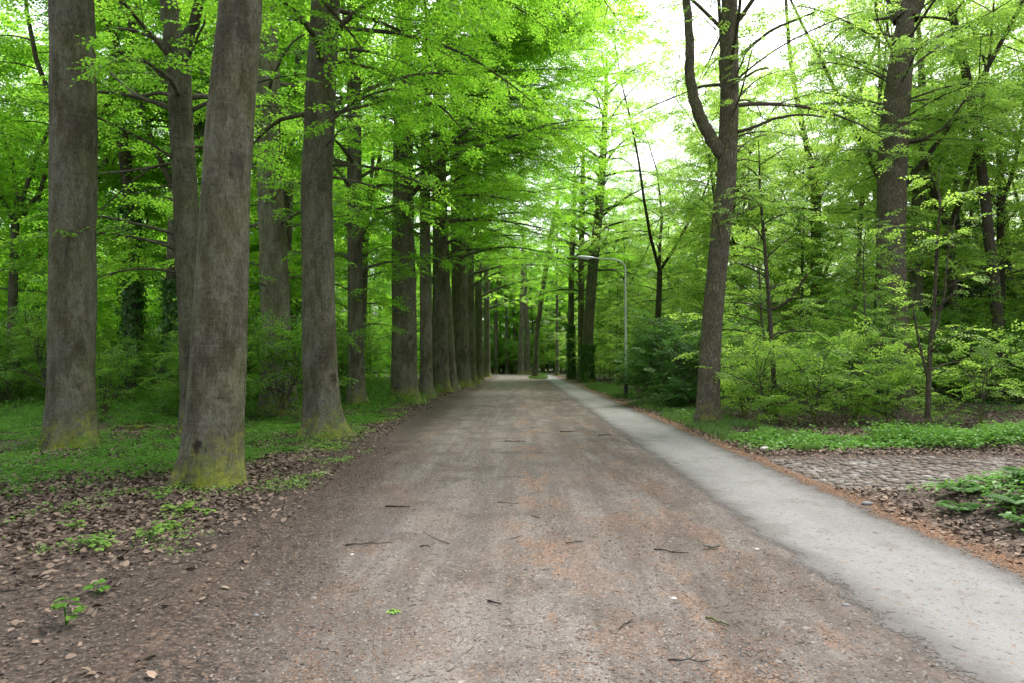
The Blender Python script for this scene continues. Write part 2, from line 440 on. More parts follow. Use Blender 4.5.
def spray_template(kind, seed):
    """one flat spray of leaves, twig along +x of length 1"""
    g = np.random.default_rng(seed)
    P, D, N, L = [], [], [], []
    def lf(p, d, l):
        P.append(p); D.append(d)
        n = np.array([g.normal(0, .42), g.normal(0, .42), 1.0]); N.append(n); L.append(l*g.uniform(.75, 1.15))
    cfg = {'fine': (8, 4, .105), 'mid': (5, 3, .155), 'coarse': (3, 2, .30)}[kind]
    na, nt, ll = cfg
    def drp(u, v): return -.16*u*u-.25*v*v+g.normal(0, .015)
    for i in range(na):
        u = .12+.88*(i+g.uniform(-.2, .2))/na; s = 1 if i % 2 else -1
        lf(np.array([u, 0, drp(u, 0)]), np.array([.75, s*.8, g.normal(-.12, .2)]), ll)
    lf(np.array([1., 0, drp(1, 0)]), np.array([1, g.normal(0, .2), -.25]), ll)
    for j in range(nt):
        for s in (-1, 1):
            u0 = .08+.62*(j+g.uniform(.1, .7))/nt
            tl = (.48-.30*u0)*g.uniform(.8, 1.15); a = g.uniform(.7, .95)
            nl = max(2, int(round(tl/(ll*.62))))
            for q in range(nl):
                w = tl*(q+.6)/nl
                x = u0+w*math.cos(a); y = s*w*math.sin(a)
                ss = 1 if q % 2 else -1
                dd = np.array([math.cos(a+ss*.8), s*math.sin(a+ss*.8), g.normal(-.15, .2)])
                lf(np.array([x, y, drp(x, y)]), dd, ll*.95)
    return np.array(P), np.array(D), np.array(N), np.array(L)
TPL = {k: [spray_template(k, 100+i) for i in range(5)] for k in ('fine', 'mid', 'coarse')}

def crown_mesh(name, sprays, kind, lod, leafscale=1.0):
    """sprays: list of (pos, dir, normal, scale)"""
    SP = np.array([s[0] for s in sprays]); SD = unit(np.array([s[1] for s in sprays]))
    SN = np.array([s[2] for s in sprays]); SS = np.array([s[3] for s in sprays])
    S = unit(np.cross(SN, SD)); U = np.cross(SD, S)
    var = rng.integers(0, 5, len(SP)); out = []; vals = []
    hue = np.clip(rng.normal(.5, .22, len(SP)), 0, 1)
    for k in range(5):
        i = var == k
        if not i.any(): continue
        P, D, N, L = TPL[kind][k]
        B = np.stack([SD[i], S[i], U[i]], 1)            # n,3,3 rows are axes
        p = SP[i][:, None]+SS[i][:, None, None]*np.einsum('lk,nkc->nlc', P, B)
        d = np.einsum('lk,nkc->nlc', D, B); n = np.einsum('lk,nkc->nlc', N, B)
        out.append(leaf_verts(p, d, n, SS[i][:, None]*L[None]*leafscale, lod).reshape(-1, len(LOD[lod]), 3))
        vals.append(np.clip(hue[i][:, None]+rng.normal(0, .2, (i.sum(), len(P))), 0, 1).ravel())
    return leaf_mesh(name, np.concatenate(out), np.concatenate(vals))

# ------------------------------------------------------------------ branches
def bough(geo, sprays, start, az, L, elev, droop, r0, g, dens=1.0, sps=.62, sub=1.0, bare=.22, ksub=4):
    """a bough with side branches in a flat layer; sprays of leaves are collected"""
    n = 8; pts = [np.array(start, float)]; e = elev; a = az
    for i in range(n):
        st = L/n
        d = np.array([math.cos(a)*math.cos(e), math.sin(a)*math.cos(e), math.sin(e)])
        pts.append(pts[-1]+d*st)
        e -= droop/n*(1+.3*g.normal()); a += g.normal(0, .10)
    pts = np.array(pts); rad = r0*(1-np.linspace(0, 1, n+1))**.8+.006
    if geo is not None: geo.tube(pts, rad, 6 if r0 > .04 else 4)
    cum = np.linspace(0, 1, n+1)
    m = max(3, int(L*2.2*dens))
    for j in range(m):
        u = bare+(1-bare)*(j+g.uniform(0, 1))/m
        p = np.array([np.interp(u, cum, pts[:, c]) for c in range(3)])
        k = min(n-1, int(u*n)); t = unit(pts[k+1]-pts[k])
        s = 1 if j % 2 else -1
        ha = math.atan2(t[1], t[0])+s*g.uniform(.45, 1.15)
        sl = sub*L*.36*(1.12-u*.8)*g.uniform(.6, 1.2)
        se = t[2]*.5+g.normal(.08, .28)
        q = [p]; ns = 3
        for i in range(ns):
            d = np.array([math.cos(ha), math.sin(ha), se]); q.append(q[-1]+unit(d)*sl/ns); se -= .12; ha += g.normal(0, .12)
        q = np.array(q)
        if geo is not None and sl > .5: geo.tube(q, np.linspace(max(.007, r0*.32*(1-u*.7)), .004, ns+1), ksub)
        nsp = max(1, int(round(sl*dens/.34)))
        for i in range(nsp):
            w = (i+g.uniform(.2, .9))/nsp
            pp = np.array([np.interp(w, np.linspace(0, 1, ns+1), q[:, c]) for c in range(3)])
            aa = ha+(1 if i % 2 else -1)*g.uniform(.2, 1.0)
            dd = np.array([math.cos(aa), math.sin(aa), g.normal(-.22, .36)])
            sprays.append((pp+g.normal(0, .06, 3), dd, np.array([g.normal(0, .38), g.normal(0, .38), 1.0]), sps*g.uniform(.6, 1.3)))
        sprays.append((q[-1], np.array([math.cos(ha), math.sin(ha), -.2]), np.array([g.normal(0, .2), g.normal(0, .2), 1.]), sps*g.uniform(.8, 1.2)))
    tt = unit(pts[-1]-pts[-2])
    sprays.append((pts[-1], tt, np.array([0.05, 0, 1.]), sps*1.2))

def trunk_tube(geo, P, r, k=24, flare=1.35, flare_h=.7, seed=0, step=.16, zbase=None, rough=.05):
    """traced axis P (n,3 from the ground up) and radii -> displaced trunk with root flare"""
    P = np.asarray(P, float); r = np.asarray(r, float)
    z = P[:, 2]; z0 = z[0] if zbase is None else zbase
    top = z[-1]; zz = [z0-.25]; s = step
    while zz[-1] < top:
        zz.append(zz[-1]+s)
        if zz[-1] > z0+6: s = step*3
    zz = np.array(zz); zz[-1] = top
    def sm(v):
        y = np.interp(zz, z, v)
        for _ in range(3):
            yp = np.pad(y, 2, mode='edge'); y2 = (yp[:-4]+yp[1:-3]*2+yp[2:-2]*3+yp[3:-1]*2+yp[4:])/9
            y2[0] = y[0]; y2[-1] = y[-1]; y = y2
        return y
    cx, cy, rr = sm(P[:, 0]), sm(P[:, 1]), sm(r)
    an = np.arange(k)*2*math.pi/k
    g = np.random.default_rng(seed); ph = g.uniform(0, 6.3, 6)
    hgt = (zz-z0)[:, None]
    fl = np.exp(-np.clip(hgt, 0, None)/flare_h*1.6)
    lob = .5*np.cos(an*3+ph[0])+.35*np.cos(an*5+ph[1])+.2*np.cos(an*8+ph[2])
    nz = fbm(np.cos(an)[None]*1.6+hgt*.9+seed*7, np.sin(an)[None]*1.6+hgt*.35, seed+3)-.5
    nz2 = fbm(np.cos(an)[None]*4+hgt*.3+seed, np.sin(an)[None]*4+hgt*2.2, seed+9)-.5
    rad = rr[:, None]*(1+(flare-1)*fl*(1+.6*lob[None])+.16*np.exp(-np.clip(hgt, -.1, None)/.16)*(.7+1.1*lob[None])*(r[0] > .12)+rough*2.2*nz+rough*nz2+.025*np.cos(an*3+ph[3])[None])
    v = np.stack([cx[:, None]+rad*np.cos(an), cy[:, None]+rad*np.sin(an), np.broadcast_to(zz[:, None], rad.shape)], -1)
    m = len(zz); idx = np.arange(m*k).reshape(m, k); nx = np.roll(idx, -1, 1)
    geo.add(v.reshape(-1, 3), np.stack([idx[:-1], nx[:-1], nx[1:], idx[1:]], -1).reshape(-1, 4))
    return np.stack([cx, cy, zz], 1), rr

def hero(name, label, cat, Y, trace, bark, top=20, limbs=(), crown=None, leaf='leaf_beech', kind='mid', lod=1, seed=1, k=28, flare=1.3, flare_h=.7, group=None, rough=.05, ivy=0):
    """trace: [(px, py, width px)] from the base up, all at distance Y"""
    g = np.random.default_rng(seed)
    pts = np.array([at(x, y, Y) for x, y, w in trace]); r = np.array([w/F*Y/2 for x, y, w in trace])
    base = pts[0].copy(); base[2] = float(height(base[0], base[1])); pts[0, 2] = base[2]
    if pts[-1][2] < top:
        n = 4; d = pts[-1]-pts[-2] if pts[-1][2]-pts[-2][2] > .5 else np.array([0, 0, 1.]); d = d/d[2]
        h0 = pts[-1][2]; ext = []; er = []
        for i in range(1, n+1):
            hh = h0+(top-h0)*i/n
            off = d[:2]*min(hh-h0, 4)*.5
            ext.append([pts[-1][0]+off[0]+g.normal(0, .1), pts[-1][1]+g.normal(0, .15), hh]); er.append(r[-1]*(1-.82*i/n)+min(.02, r[-1]*.1))
        pts = np.vstack([pts, ext]); r = np.concatenate([r, er])
    pts = pts-base
    root = empty(name, base)
    tag(root, label, cat, group)
    geo = Geo()
    ax, rr = trunk_tube(geo, pts, r, k, flare, flare_h, seed, .12 if Y < 16 else .3, rough=rough)
    sprays = []
    for lb in limbs:                       # traced limbs [(px,py,w)...] with a depth slope
        lp = np.array([at(x, y, Y+dy) for x, y, w, dy in lb])-base
        lr = np.array([w/F*Y/2 for x, y, w, dy in lb])
        tt = np.linspace(0, 1, len(lp)); t2 = np.linspace(0, 1, len(lp)*4)
        q = np.stack([np.interp(t2, tt, lp[:, c]) for c in range(3)], 1); q2 = np.interp(t2, tt, lr)
        for _ in range(2): q[1:-1] = (q[:-2]+q[1:-1]*2+q[2:])/4
        q[1:-1] += g.normal(0, .015, q[1:-1].shape)*np.clip(q2[1:-1, None]*8, 0, 1)
        geo.tube(q, q2, 12 if lr[0] > .05 else 6)
        if lp[-1][2] > 4:
            geo_top = lp[-1]; dd = unit(lp[-1]-lp[-2])
            up = np.array([geo_top, geo_top+dd*1.5+[0, 0, 1], geo_top+dd*2+[0, 0, 3.5]])
            if lr[-1] > .05: geo.tube(up, [lr[-1], lr[-1]*.7, .03], 8)
    if crown:
        for c in (crown if isinstance(crown, list) else [crown]):
            for i in range(c['n']):
                hh = c['h0']+(c['h1']-c['h0'])*((i+g.uniform(0, 1))/c['n'])**c.get('pw', 1)
                fr = (hh-c['h0'])/max(.1, c['h1']-c['h0'])
                p = np.array([np.interp(hh, ax[:, 2], ax[:, 0]), np.interp(hh, ax[:, 2], ax[:, 1]), hh])
                if 'az' in c: az = R(g.uniform(*c['az']))
                else: az = i*2.399+g.normal(0, .3)
                L = (c['r0']*(1-fr)+c['r1']*fr)*g.uniform(.6, 1.25)
                bough(geo, sprays, p, az, L, R(g.uniform(*c.get('el', (5, 35)))+22*fr), R(g.uniform(*c.get('dr', (20, 50)))), c.get('rad', .014)*L+.01, g, c.get('dens', 1.), c.get('sps', .62), c.get('sub', 1.))
    put("trunk", geo.mesh("trunk"), M[bark], root)
    if sprays:
        put("crown", crown_mesh("crown", sprays, kind, lod), M[leaf], root)
    if ivy:
        n = 2600; h = g.uniform(0, ivy, n); a = g.uniform(0, 6.28, n)
        c0 = np.stack([np.interp(h, ax[:, 2], ax[:, 0]), np.interp(h, ax[:, 2], ax[:, 1])], 1); r1 = np.interp(h, ax[:, 2], rr)+g.gamma(2, .05, n)
        P = np.stack([c0[:, 0]+np.cos(a)*r1, c0[:, 1]+np.sin(a)*r1, h], 1)
        N = np.stack([np.cos(a), np.sin(a), g.normal(.4, .3, n)], 1); D = np.stack([g.normal(0, .5, n), g.normal(0, .5, n), -np.ones(n)], 1)
        put("ivy", leaf_mesh("ivy", leaf_verts(P, D, N, g.uniform(.10, .2, n), 1, .8)), M['leaf_dark'], root)
    return root

# generic tree variants ---------------------------------------------------------
def generic(name, seed, htot, r0, h0, nb, br0, br1, leaf, bark, kind, lod, dens=1., sps=.62, el=(5, 35), dr=(20, 45), lean=.04, stems=1, fork=False, leafscale=1., sub=1., curve=.1, branches_mesh=True, round_=True):
    g = np.random.default_rng(seed)
    root = empty(name, (0, 0, -200)); geo = Geo(); sprays = []
    for s in range(stems):
        a = g.uniform(0, 6.28); n = 7; zz = np.linspace(0, htot, n)
        la = lean if stems == 1 else g.uniform(.1, .45)
        bx = la*np.cos(a)*zz+np.cumsum(g.normal(0, curve, n))*np.linspace(0, 1, n)
        by = la*np.sin(a)*zz+np.cumsum(g.normal(0, curve, n))*np.linspace(0, 1, n)
        P = np.stack([bx, by, zz], 1); r = r0*(1-.9*(zz/htot)**1.1)
        if fork:
            hf = htot*g.uniform(.30, .42); keep = zz <= hf
            pf = np.array([np.interp(hf, zz, bx), np.interp(hf, zz, by), hf]); rf = r0*.78
            trunk_tube(geo, np.vstack([P[keep], pf]), np.append(r0*(1-.22*zz[keep]/hf), rf), 14, 1.3, .5, seed, .5)
            for q in range(1, 4):                      # low boughs on the bole
                hq = h0+(hf-h0)*q/4
                for w_ in range(2): bough(geo, sprays, np.array([np.interp(hq, zz, bx), np.interp(hq, zz, by), hq]), q*2.4+w_*3+g.normal(0, .3), br0*.8*g.uniform(.6, 1.1), R(g.uniform(0, 30)), R(35), .03, g, dens, sps, sub, .2)
            nl = int(g.integers(3, 5))
            for q in range(nl):
                a2 = a+q*2*math.pi/nl+g.normal(0, .35); sp_ = g.uniform(.16, .42); top_ = htot*g.uniform(.82, 1.0); m_ = 7; lp = [pf]; dirx = sp_*1.8
                for k_ in range(m_):
                    dirx = dirx*.80+g.normal(0, .10); a2 += g.normal(0, .25); st_ = (top_-hf)/m_
                    lp.append(lp[-1]+np.array([math.cos(a2)*dirx*st_+math.cos(a2)*.12*st_, math.sin(a2)*dirx*st_+math.sin(a2)*.12*st_, st_]))
                lp = np.array(lp); geo.tube(lp, rf*.68*(1-np.linspace(0, 1, m_+1)*.93), 8)
                nq = max(3, nb//nl)
                for i in range(nq):
                    fr = (i+g.uniform(0, 1))/nq; hh = hf+.6+(top_*.98-hf-.6)*fr
                    p = np.array([np.interp(hh, lp[:, 2], lp[:, c]) for c in range(3)])
                    L = (br0*(1-fr)*.8+br1*fr)*g.uniform(.5, 1.2)
                    bough(geo, sprays, p, i*2.399+g.normal(0, .5), L, R(g.uniform(*el)+18*fr), R(g.uniform(*dr)), .0065*L+.004, g, dens, sps, sub, .15)
            continue
        if stems == 1 and r0 > .09: trunk_tube(geo, P, r, 14, 1.3, .5, seed, .5)
        else: geo.tube(np.vstack([P[0]-[0, 0, .2], P]), np.append(r[0], r), 7)
        for i in range(max(1, nb//stems)):
            fr = ((i+g.uniform(0, 1))/max(1, nb//stems)); hh = h0+(htot*.97-h0)*fr
            p = np.array([np.interp(hh, zz, P[:, 0]), np.interp(hh, zz, P[:, 1]), hh])
            L = (br0*(1-fr)+br1*fr)*(.55+.6*math.sin(min(1, fr*1.25+.12)*math.pi))*g.uniform(.6, 1.3)
            bough(geo if branches_mesh else None, sprays, p, i*2.399+g.normal(0, .4), L, R(g.uniform(*el)+(38 if round_ else 0)*fr), R(g.uniform(*dr)), .0065*L+.004, g, dens, sps, sub, .12 if r0 < .09 else .2)
    put("trunk", geo.mesh("trunk"), M[bark], root)
    put("crown", crown_mesh("crown", sprays, kind, lod, leafscale), M[leaf], root)
    return root

USED = set()
def place(proto, x, y, rz, s, label, cat, group, leaf=None):
    o = proto if proto.name not in USED else copy_tree(proto)
    USED.add(proto.name)
    if o is not proto: o.name = proto.name.split(".")[0]
    o.location = (x, y, float(height(x, y))-.03); o.rotation_euler = (0, 0, rz); o.scale = (s, s, s*random.uniform(.92, 1.1))
    tag(o, label, cat, group)
    return o

# ================================================================== GROUND
def axis(segs):
    out = [segs[0][0]]
    for a, b, d0, d1 in segs:
        x = a
        while x < b-1e-6:
            f = (x-a)/(b-a); x += d0+(d1-d0)*f; out.append(min(x, b))
    return np.unique(np.round(out, 4))
def grid_mesh(name, xs, ys, zf, attrs):
    X, Y = np.meshgrid(xs, ys); V = np.stack([X, Y, zf(X, Y)], -1).reshape(-1, 3)
    ny, nx = X.shape; i = np.arange(ny*nx).reshape(ny, nx)
    f = np.stack([i[:-1, :-1], i[:-1, 1:], i[1:, 1:], i[1:, :-1]], -1).reshape(-1, 4)
    at_ = {k: ('POINT', fn(X, Y).ravel()) for k, fn in attrs.items()}
    return quads_mesh(name, V, f, True, at_)

def track_inside(x, y): return (np.minimum(x-(xl(y)-.45), (PL+.5+shift_track(y))-x))
def path_inside(x, y): return np.minimum(x-(PL-.1+shift_path(y)), (PR+.08+shift_path(y))-x)
def f_litter(x, y):
    d = xl(y)-x
    l = sstep(.75, 1.7, d+.5*(fbm(x*1.5, y*1.5, 21)-.5))*(.25+.75*sstep(4.2, 6.6, y-.35*(x+3)))*(1-.9*mound(x, y))
    r = sstep(PR+.1, PR+.5, x)*(1-.85*sstep(PR+.3, PR+.8, x)*(1-sstep(8, 9, y)))
    return np.clip(.12+.85*l+.7*r, 0, 1)
def f_green(x, y):
    d = -x-3.6+1.6*(fbm(x*.8, y*.8, 31)-.5)
    g = sstep(.2, 1.6, d+np.clip((y-9)*.25, -1.2, .6))*sstep(6.8, 9.5, y-(x+5)*.6)
    n = .5*fbm(x*.55, y*.55, 33)+.5*fbm(x*1.9, y*1.9, 34)
    g = g*sstep(.36, .52, n)
    r = sstep(PR+.35, PR+.9, x+.5*(n-.5))*sstep(11.9, 12.5, y-.02*x)*(1-sstep(14.2, 15.6, y)*.9)
    r2 = sstep(PR+.25, PR+.5, x)*(1-sstep(5.2, 6.2, x))*sstep(13, 16, y)*(1-sstep(60, 80, y)*.6)
    r3 = sstep(5, 8, x)*sstep(19, 24, y)*.7
    end = sstep(80, 90, y)*.8
    return np.clip(g*(1-mound(x, y))+r+r2*.8+r3+end, 0, 1)
def f_bud(x, y):
    e = np.exp(-((x-PR-.16-shift_path(y))/.17)**2)*1.2
    e += .5*np.exp(-((x-xl(y)+.1)/.5)**2)
    return np.clip(e, 0, 1)

def z_floor(x, y):
    ins = np.maximum(track_inside(x, y), path_inside(x, y))
    cb = cobble_mask(x, y)
    return height(x, y)-.045*sstep(.30, .5, ins)*(y < 103)-.05*sstep(.3, .9, cb)
xs = axis([(-220, -20, 12, 1.2), (-20, -7, .8, .12), (-7, 7, .07, .07), (7, 20, .12, .8), (20, 220, 1.2, 12)])
ys = axis([(-60, -2, 5, .5), (-2, 3, .3, .1), (3, 13, .07, .09), (13, 30, .1, .3), (30, 100, .4, 1.2), (100, 420, 2, 14)])
fl = put("forest_floor", grid_mesh("forest_floor", xs, ys, z_floor, dict(litter=f_litter, green=f_green, bud=f_bud)), M['floor'])
tag(fl, kind="structure")

# the track and path sheets: a parametric strip (u across, y along)
def strip(name, lf, rf, y0, y1, nu, m, attrs, dip=.05, dys=None, lift=.004):
    ys = axis(dys); us = np.linspace(0, 1, nu)
    U, Y = np.meshgrid(us, ys); X = lf(Y)*(1-U)+rf(Y)*U
    ew = np.minimum(X-lf(Y), rf(Y)-X)
    Z = height(X, Y)+lift-dip*(1-sstep(0, .10, ew))
    ny, nx = X.shape; i = np.arange(ny*nx).reshape(ny, nx)
    f = np.stack([i[:-1, :-1], i[:-1, 1:], i[1:, 1:], i[1:, :-1]], -1).reshape(-1, 4)
    at_ = {k: ('POINT', fn(X, Y).ravel()) for k, fn in attrs.items()}
    o = put(name, quads_mesh(name, np.stack([X, Y, Z], -1).reshape(-1, 3), f, True, at_), m)
    return tag(o, kind="structure")
YS = [(-12, 2, .5, .2), (2, 14, .07, .1), (14, 40, .12, .4), (40, 103, .5, 1)]
def track_bud(x, y):
    xx = x-shift_track(y)
    r = np.exp(-((xx-1.35)/.5)**2)*1.3
    c = .9*np.exp(-((xx-.15)/.28)**2)+.45*np.exp(-((xx-xl(y)+shift_track(y)-.25)/.4)**2)
    return np.clip(r+c+.18, 0, 1)
strip("dirt_track", lambda y: xl(y)-.7, lambda y: np.full_like(y, PL+.45)+shift_track(y), 0, 0, 80, M['track'],
      dict(edge=lambda x, y: x-xl(y), litter=lambda x, y: .12+.25*sstep(XR-.3, XR+.2, x-shift_track(y)), bud=track_bud,
           damp=lambda x, y: np.clip(sstep(.3, 1.3, x-shift_track(y))+.9*np.exp(-((x-xl(y))/.45)**2)+.8*sstep(1.7, 2.1, x-shift_track(y)), 0, 1)), dys=YS)
strip("asphalt_path", lambda y: np.full_like(y, PL-.16)+shift_path(y), lambda y: np.full_like(y, PR+.16)+shift_path(y), 0, 0, 36, M['path'],
      dict(edge=lambda x, y: np.minimum(x-PL-shift_path(y), PR+shift_path(y)-x)), dys=YS, dip=0, lift=.007)

# cobbled side road: every sett is laid in one paved surface, joints filled by the floor
def setts():
    V = []; val = []; g = np.random.default_rng(5)
    y = 8.55
    row = 0
    while y < 11.65:
        w = .115*g.uniform(.88, 1.1); x = 3.75+g.uniform(0, .12)
        while x < 24:
            l = g.uniform(.10, .155)
            cy = y+.035*(x-4)
            m = float(cobble_mask(x+l/2, cy+w/2))
            if m > .45 and g.random() > .03:
                z = float(height(x+l/2, cy+w/2))-.014+g.uniform(-.012, .012)-.03*max(0., float(fbm(x*.9, cy*1.3, 66))-.55)*3+(m-1)*.03
                jx, jy = g.normal(0, .004, 2); a, b = l/2-.012, w/2-.010
                c = np.array([x+l/2+jx, cy+w/2+jy, z])
                th = g.normal(0, .03); tx, ty = g.normal(0, .03, 2)
                for s, hz in ((1., -.06), (1., -.012), (.80, 0.)):
                    for (sx, sy) in ((-1, -1), (1, -1), (1, 1), (-1, 1)):
                        px = sx*a*s; py = sy*b*s
                        V.append(c+[px*math.cos(th)-py*math.sin(th), px*math.sin(th)+py*math.cos(th), hz+px*tx+py*ty])
                val.append(g.random())
            x += l
        y += w; row += 1
    n = len(val); Fc = []
    for i in range(n):
        o = i*12
        for r_ in (0, 4):
            for q in range(4):
                Fc.append((o+r_+q, o+r_+(q+1) % 4, o+r_+4+(q+1) % 4, o+r_+4+q))
        Fc.append((o+8, o+9, o+10, o+11))
    o = put("cobbled_path", quads_mesh("cobbled_path", V, Fc, False, {"v": ('FACE', np.repeat(val, 9))}), M['stone'])
    tag(o, kind="structure")
setts()

# ================================================================== SCATTER (uncountable)
def scatter(n, x0, x1, y0, y1, fn, g, ybias=1.0):
    x = g.uniform(x0, x1, n); y = y0+(y1-y0)*g.uniform(0, 1, n)**ybias
    k = g.random(n) < fn(x, y); return x[k], y[k]
def flat_leaves(name, x, y, size, lod, mat, g, tilt=.35, lift=.006, wid=.6, curl=None, zoff=0):
    n = len(x); a = g.uniform(0, 6.28, n)
    D = np.stack([np.cos(a), np.sin(a), g.normal(0, tilt*.6, n)], 1); N = np.stack([g.normal(0, tilt, n), g.normal(0, tilt, n), np.ones(n)], 1)
    P = np.stack([x, y, height(x, y)+lift+np.abs(g.normal(0, lift, n))+zoff], 1)
    V = leaf_verts(P, D, N, size, lod, wid)
    o = put(name, leaf_mesh(name, V), mat); return tag(o, kind="stuff")
g = np.random.default_rng(11)
off_road = lambda x, y: (track_inside(x, y) < 0)*(path_inside(x, y) < -.02)*(cobble_mask(x, y) < .3)
# brown beech litter on the verges
fnL = lambda x, y: f_litter(x, y)*off_road(x, y)*(1-.55*f_green(x, y))*sstep(.25, .5, fbm(x*2, y*2, 41)+.1)*(.3+.7*sstep(4.6, 7, y))
x, y = scatter(190000, -9, 9, 3, 16, fnL, g)
flat_leaves("leaf_litter", x, y, g.uniform(.03, .075, len(x)), 0, M['litter'], g, .5, .010)
x, y = scatter(60000, -16, 16, 14, 40, lambda x, y: off_road(x, y)*(1-.7*f_green(x, y))*.8, g)
flat_leaves("leaf_litter", x, y, g.uniform(.05, .10, len(x)), 1, M['litter'], g, .5, .012)
# sparse scraps on the soil rim and on the track
x, y = scatter(26000, -3.6, 2.3, 2.4, 14, lambda x, y: .9*sstep(-.5, .3, xl(y)-x)+.05, g)
flat_leaves("leaf_scraps", x, y, g.uniform(.010, .032, len(x)), 1, M['scrap'], g, .5, .005)
# bud scales in drifts
def fnB(x, y):
    d = np.clip(track_bud(x, y)*(x < PL)*(x > xl(y)-.5)+1.3*np.exp(-((x-PR-.16)/.22)**2), 0, 1)
    n = fbm(x*1.9, y*.8, 51, 5); return d*(sstep(.46, .60, n)*.95+.08+.3*np.exp(-((x-PR-.16)/.2)**2))
x, y = scatter(210000, -2.8, 4.3, 2.6, 13, fnB, g, 1.3)
flat_leaves("bud_scales", x, y, g.uniform(.008, .020, len(x)), 1, M['bud'], g, .4, .003, .5)
# gravel grains on track and path
x, y = scatter(42000, -3, 3.9, 2.5, 12, lambda x, y: (x > xl(y)-.3)*(.75*(x < PL)+.07), g, 1.3)
gr = Geo()
n = len(x); s = g.gamma(2.5, .0018, n)+.002; a = g.uniform(0, 6.28, n)
oc = np.array([(1, 0, 0), (0, 1, 0), (-1, 0, 0), (0, -1, 0), (0, 0, .75)])
V = oc[None]*s[:, None, None]*g.uniform(.7, 1.3, (n, 5, 3)); ca, sa = np.cos(a)[:, None], np.sin(a)[:, None]
V = np.stack([V[..., 0]*ca-V[..., 1]*sa, V[..., 0]*sa+V[..., 1]*ca, V[..., 2]], -1)+np.stack([x, y, height(x, y)+.004], 1)[:, None]
fi = np.array([(0, 1, 4), (1, 2, 4), (2, 3, 4), (3, 0, 4)])[None]+np.arange(n)[:, None, None]*5
o = put("gravel", quads_mesh("gravel", V.reshape(-1, 3), fi.reshape(-1, 3), False, {"v": ('FACE', np.repeat(g.random(n), 4))}), M['gravel']); tag(o, kind="stuff")
# tiny twig crumbs
def crumbs(name, n, fn, lo, hi, rad, reg):
    x, y = scatter(n, *reg, fn, g, 1.2); G = Geo(); n = len(x)
    a = g.uniform(0, 6.28, n); L = g.uniform(lo, hi, n); 
    d = np.stack([np.cos(a), np.sin(a), g.normal(0, .1, n)], 1); s_ = np.stack([-np.sin(a), np.cos(a), np.zeros(n)], 1); u = np.array([0, 0, 1.])
    P = np.stack([x, y, height(x, y)+.006], 1); r_ = g.uniform(.4, 1, n)[:, None]*rad
    ring = [s_*r_, u*r_*1.2, -s_*r_]
    V = np.stack([P+q for q in ring]+[P+d*L[:, None]*.5+q+s_*L[:, None]*.08 for q in ring]+[P+d*L[:, None]+q*.5 for q in ring], 1)
    f = np.array([(0, 1, 4, 3), (1, 2, 5, 4), (3, 4, 7, 6), (4, 5, 8, 7)])[None]+np.arange(n)[:, None, None]*9
    o = put(name, quads_mesh(name, V.reshape(-1, 3), f.reshape(-1, 4), False, {"v": ('FACE', np.repeat(g.random(n), 4))}), M['twig']); tag(o, kind="stuff")
crumbs("twig_debris", 9000, lambda x, y: np.clip(.22+.7*sstep(0, .8, xl(y)-x)+.35*sstep(.5, 1.5, x), 0, 1)*(1-.8*(x > PL)), .012, .085, .003, (-4, 4.2, 2.6, 14))
crumbs("twig_debris", 1500, lambda x, y: .5*off_road(x, y)+.04, .1, .45, .007, (-9, 9, 5, 22))

# ground plants
def plants(name, x, y, k, spread, hmax, leafL, lod, mat, g, wid=.62):
    n = len(x)
    r_ = np.abs(g.normal(0, spread, (n, k))); a = g.uniform(0, 6.28, (n, k)); hh = hmax*g.uniform(.25, 1, (n, 1))*g.uniform(.3, 1, (n, k))
    px = x[:, None]+r_*np.cos(a); py = y[:, None]+r_*np.sin(a)
    P = np.stack([px, py, height(px, py)+hh], -1)
    a2 = a+g.normal(0, .6, a.shape)
    D = np.stack([np.cos(a2), np.sin(a2), g.normal(-.15, .25, a.shape)], -1); N = np.stack([g.normal(0, .3, a.shape), g.normal(0, .3, a.shape), np.ones_like(a)], -1)
    V = leaf_verts(P.reshape(-1, 3), D.reshape(-1, 3), N.reshape(-1, 3), g.uniform(.6, 1.2, n*k)*leafL, lod, wid)
    val = np.clip(np.repeat(g.random(n), k)*.6+g.random(n*k)*.4, 0, 1)
    o = put(name, leaf_mesh(name, V, val), mat); return tag(o, kind="stuff")
left_g = lambda x, y: f_green(x, y)*(x < -2.5)
x, y = scatter(15000, -15, -3, 7, 20, lambda x, y: left_g(x, y)*.8, g)
hm = .09+.50*sstep(.42, .72, fbm(x*1.1, y*1.1, 95))[:, None]*g.uniform(.4, 1.2, (len(x), 1))
plants("ground_cover", x, y, 16, .10, hm, .050, 1, M['ground_leaf'], g)
x, y = scatter(13000, -24, -4, 19, 45, lambda x, y: left_g(x, y)*.8, g)
hm = .15+.55*sstep(.35, .7, fbm(x*.5, y*.5, 96))[:, None]
plants("ground_cover", x, y, 14, .17, hm, .085, 1, M['ground_leaf'], g)
x, y = scatter(7000, PR, 22, 11.5, 16.5, lambda x, y: sstep(PR+.35, PR+1.0, x)*sstep(11.9, 12.4, y-.02*x)*(1-sstep(13.6, 15.2, y))*sstep(.3, .5, fbm(x*.6, y*.8, 71)+.08), g)
hm = .12+.35*sstep(.3, .7, fbm(x*.8, y*.8, 97))[:, None]
plants("ground_cover", x, y, 18, .12, hm, .075, 1, M['ground_leaf'], g)
x, y = scatter(9000, PR, 30, 16, 50, lambda x, y: (f_green(x, y)*.35+.1)*(x > PR+.6), g)
plants("ground_cover", x, y, 12, .16, .28, .085, 1, M['ground_leaf'], g)
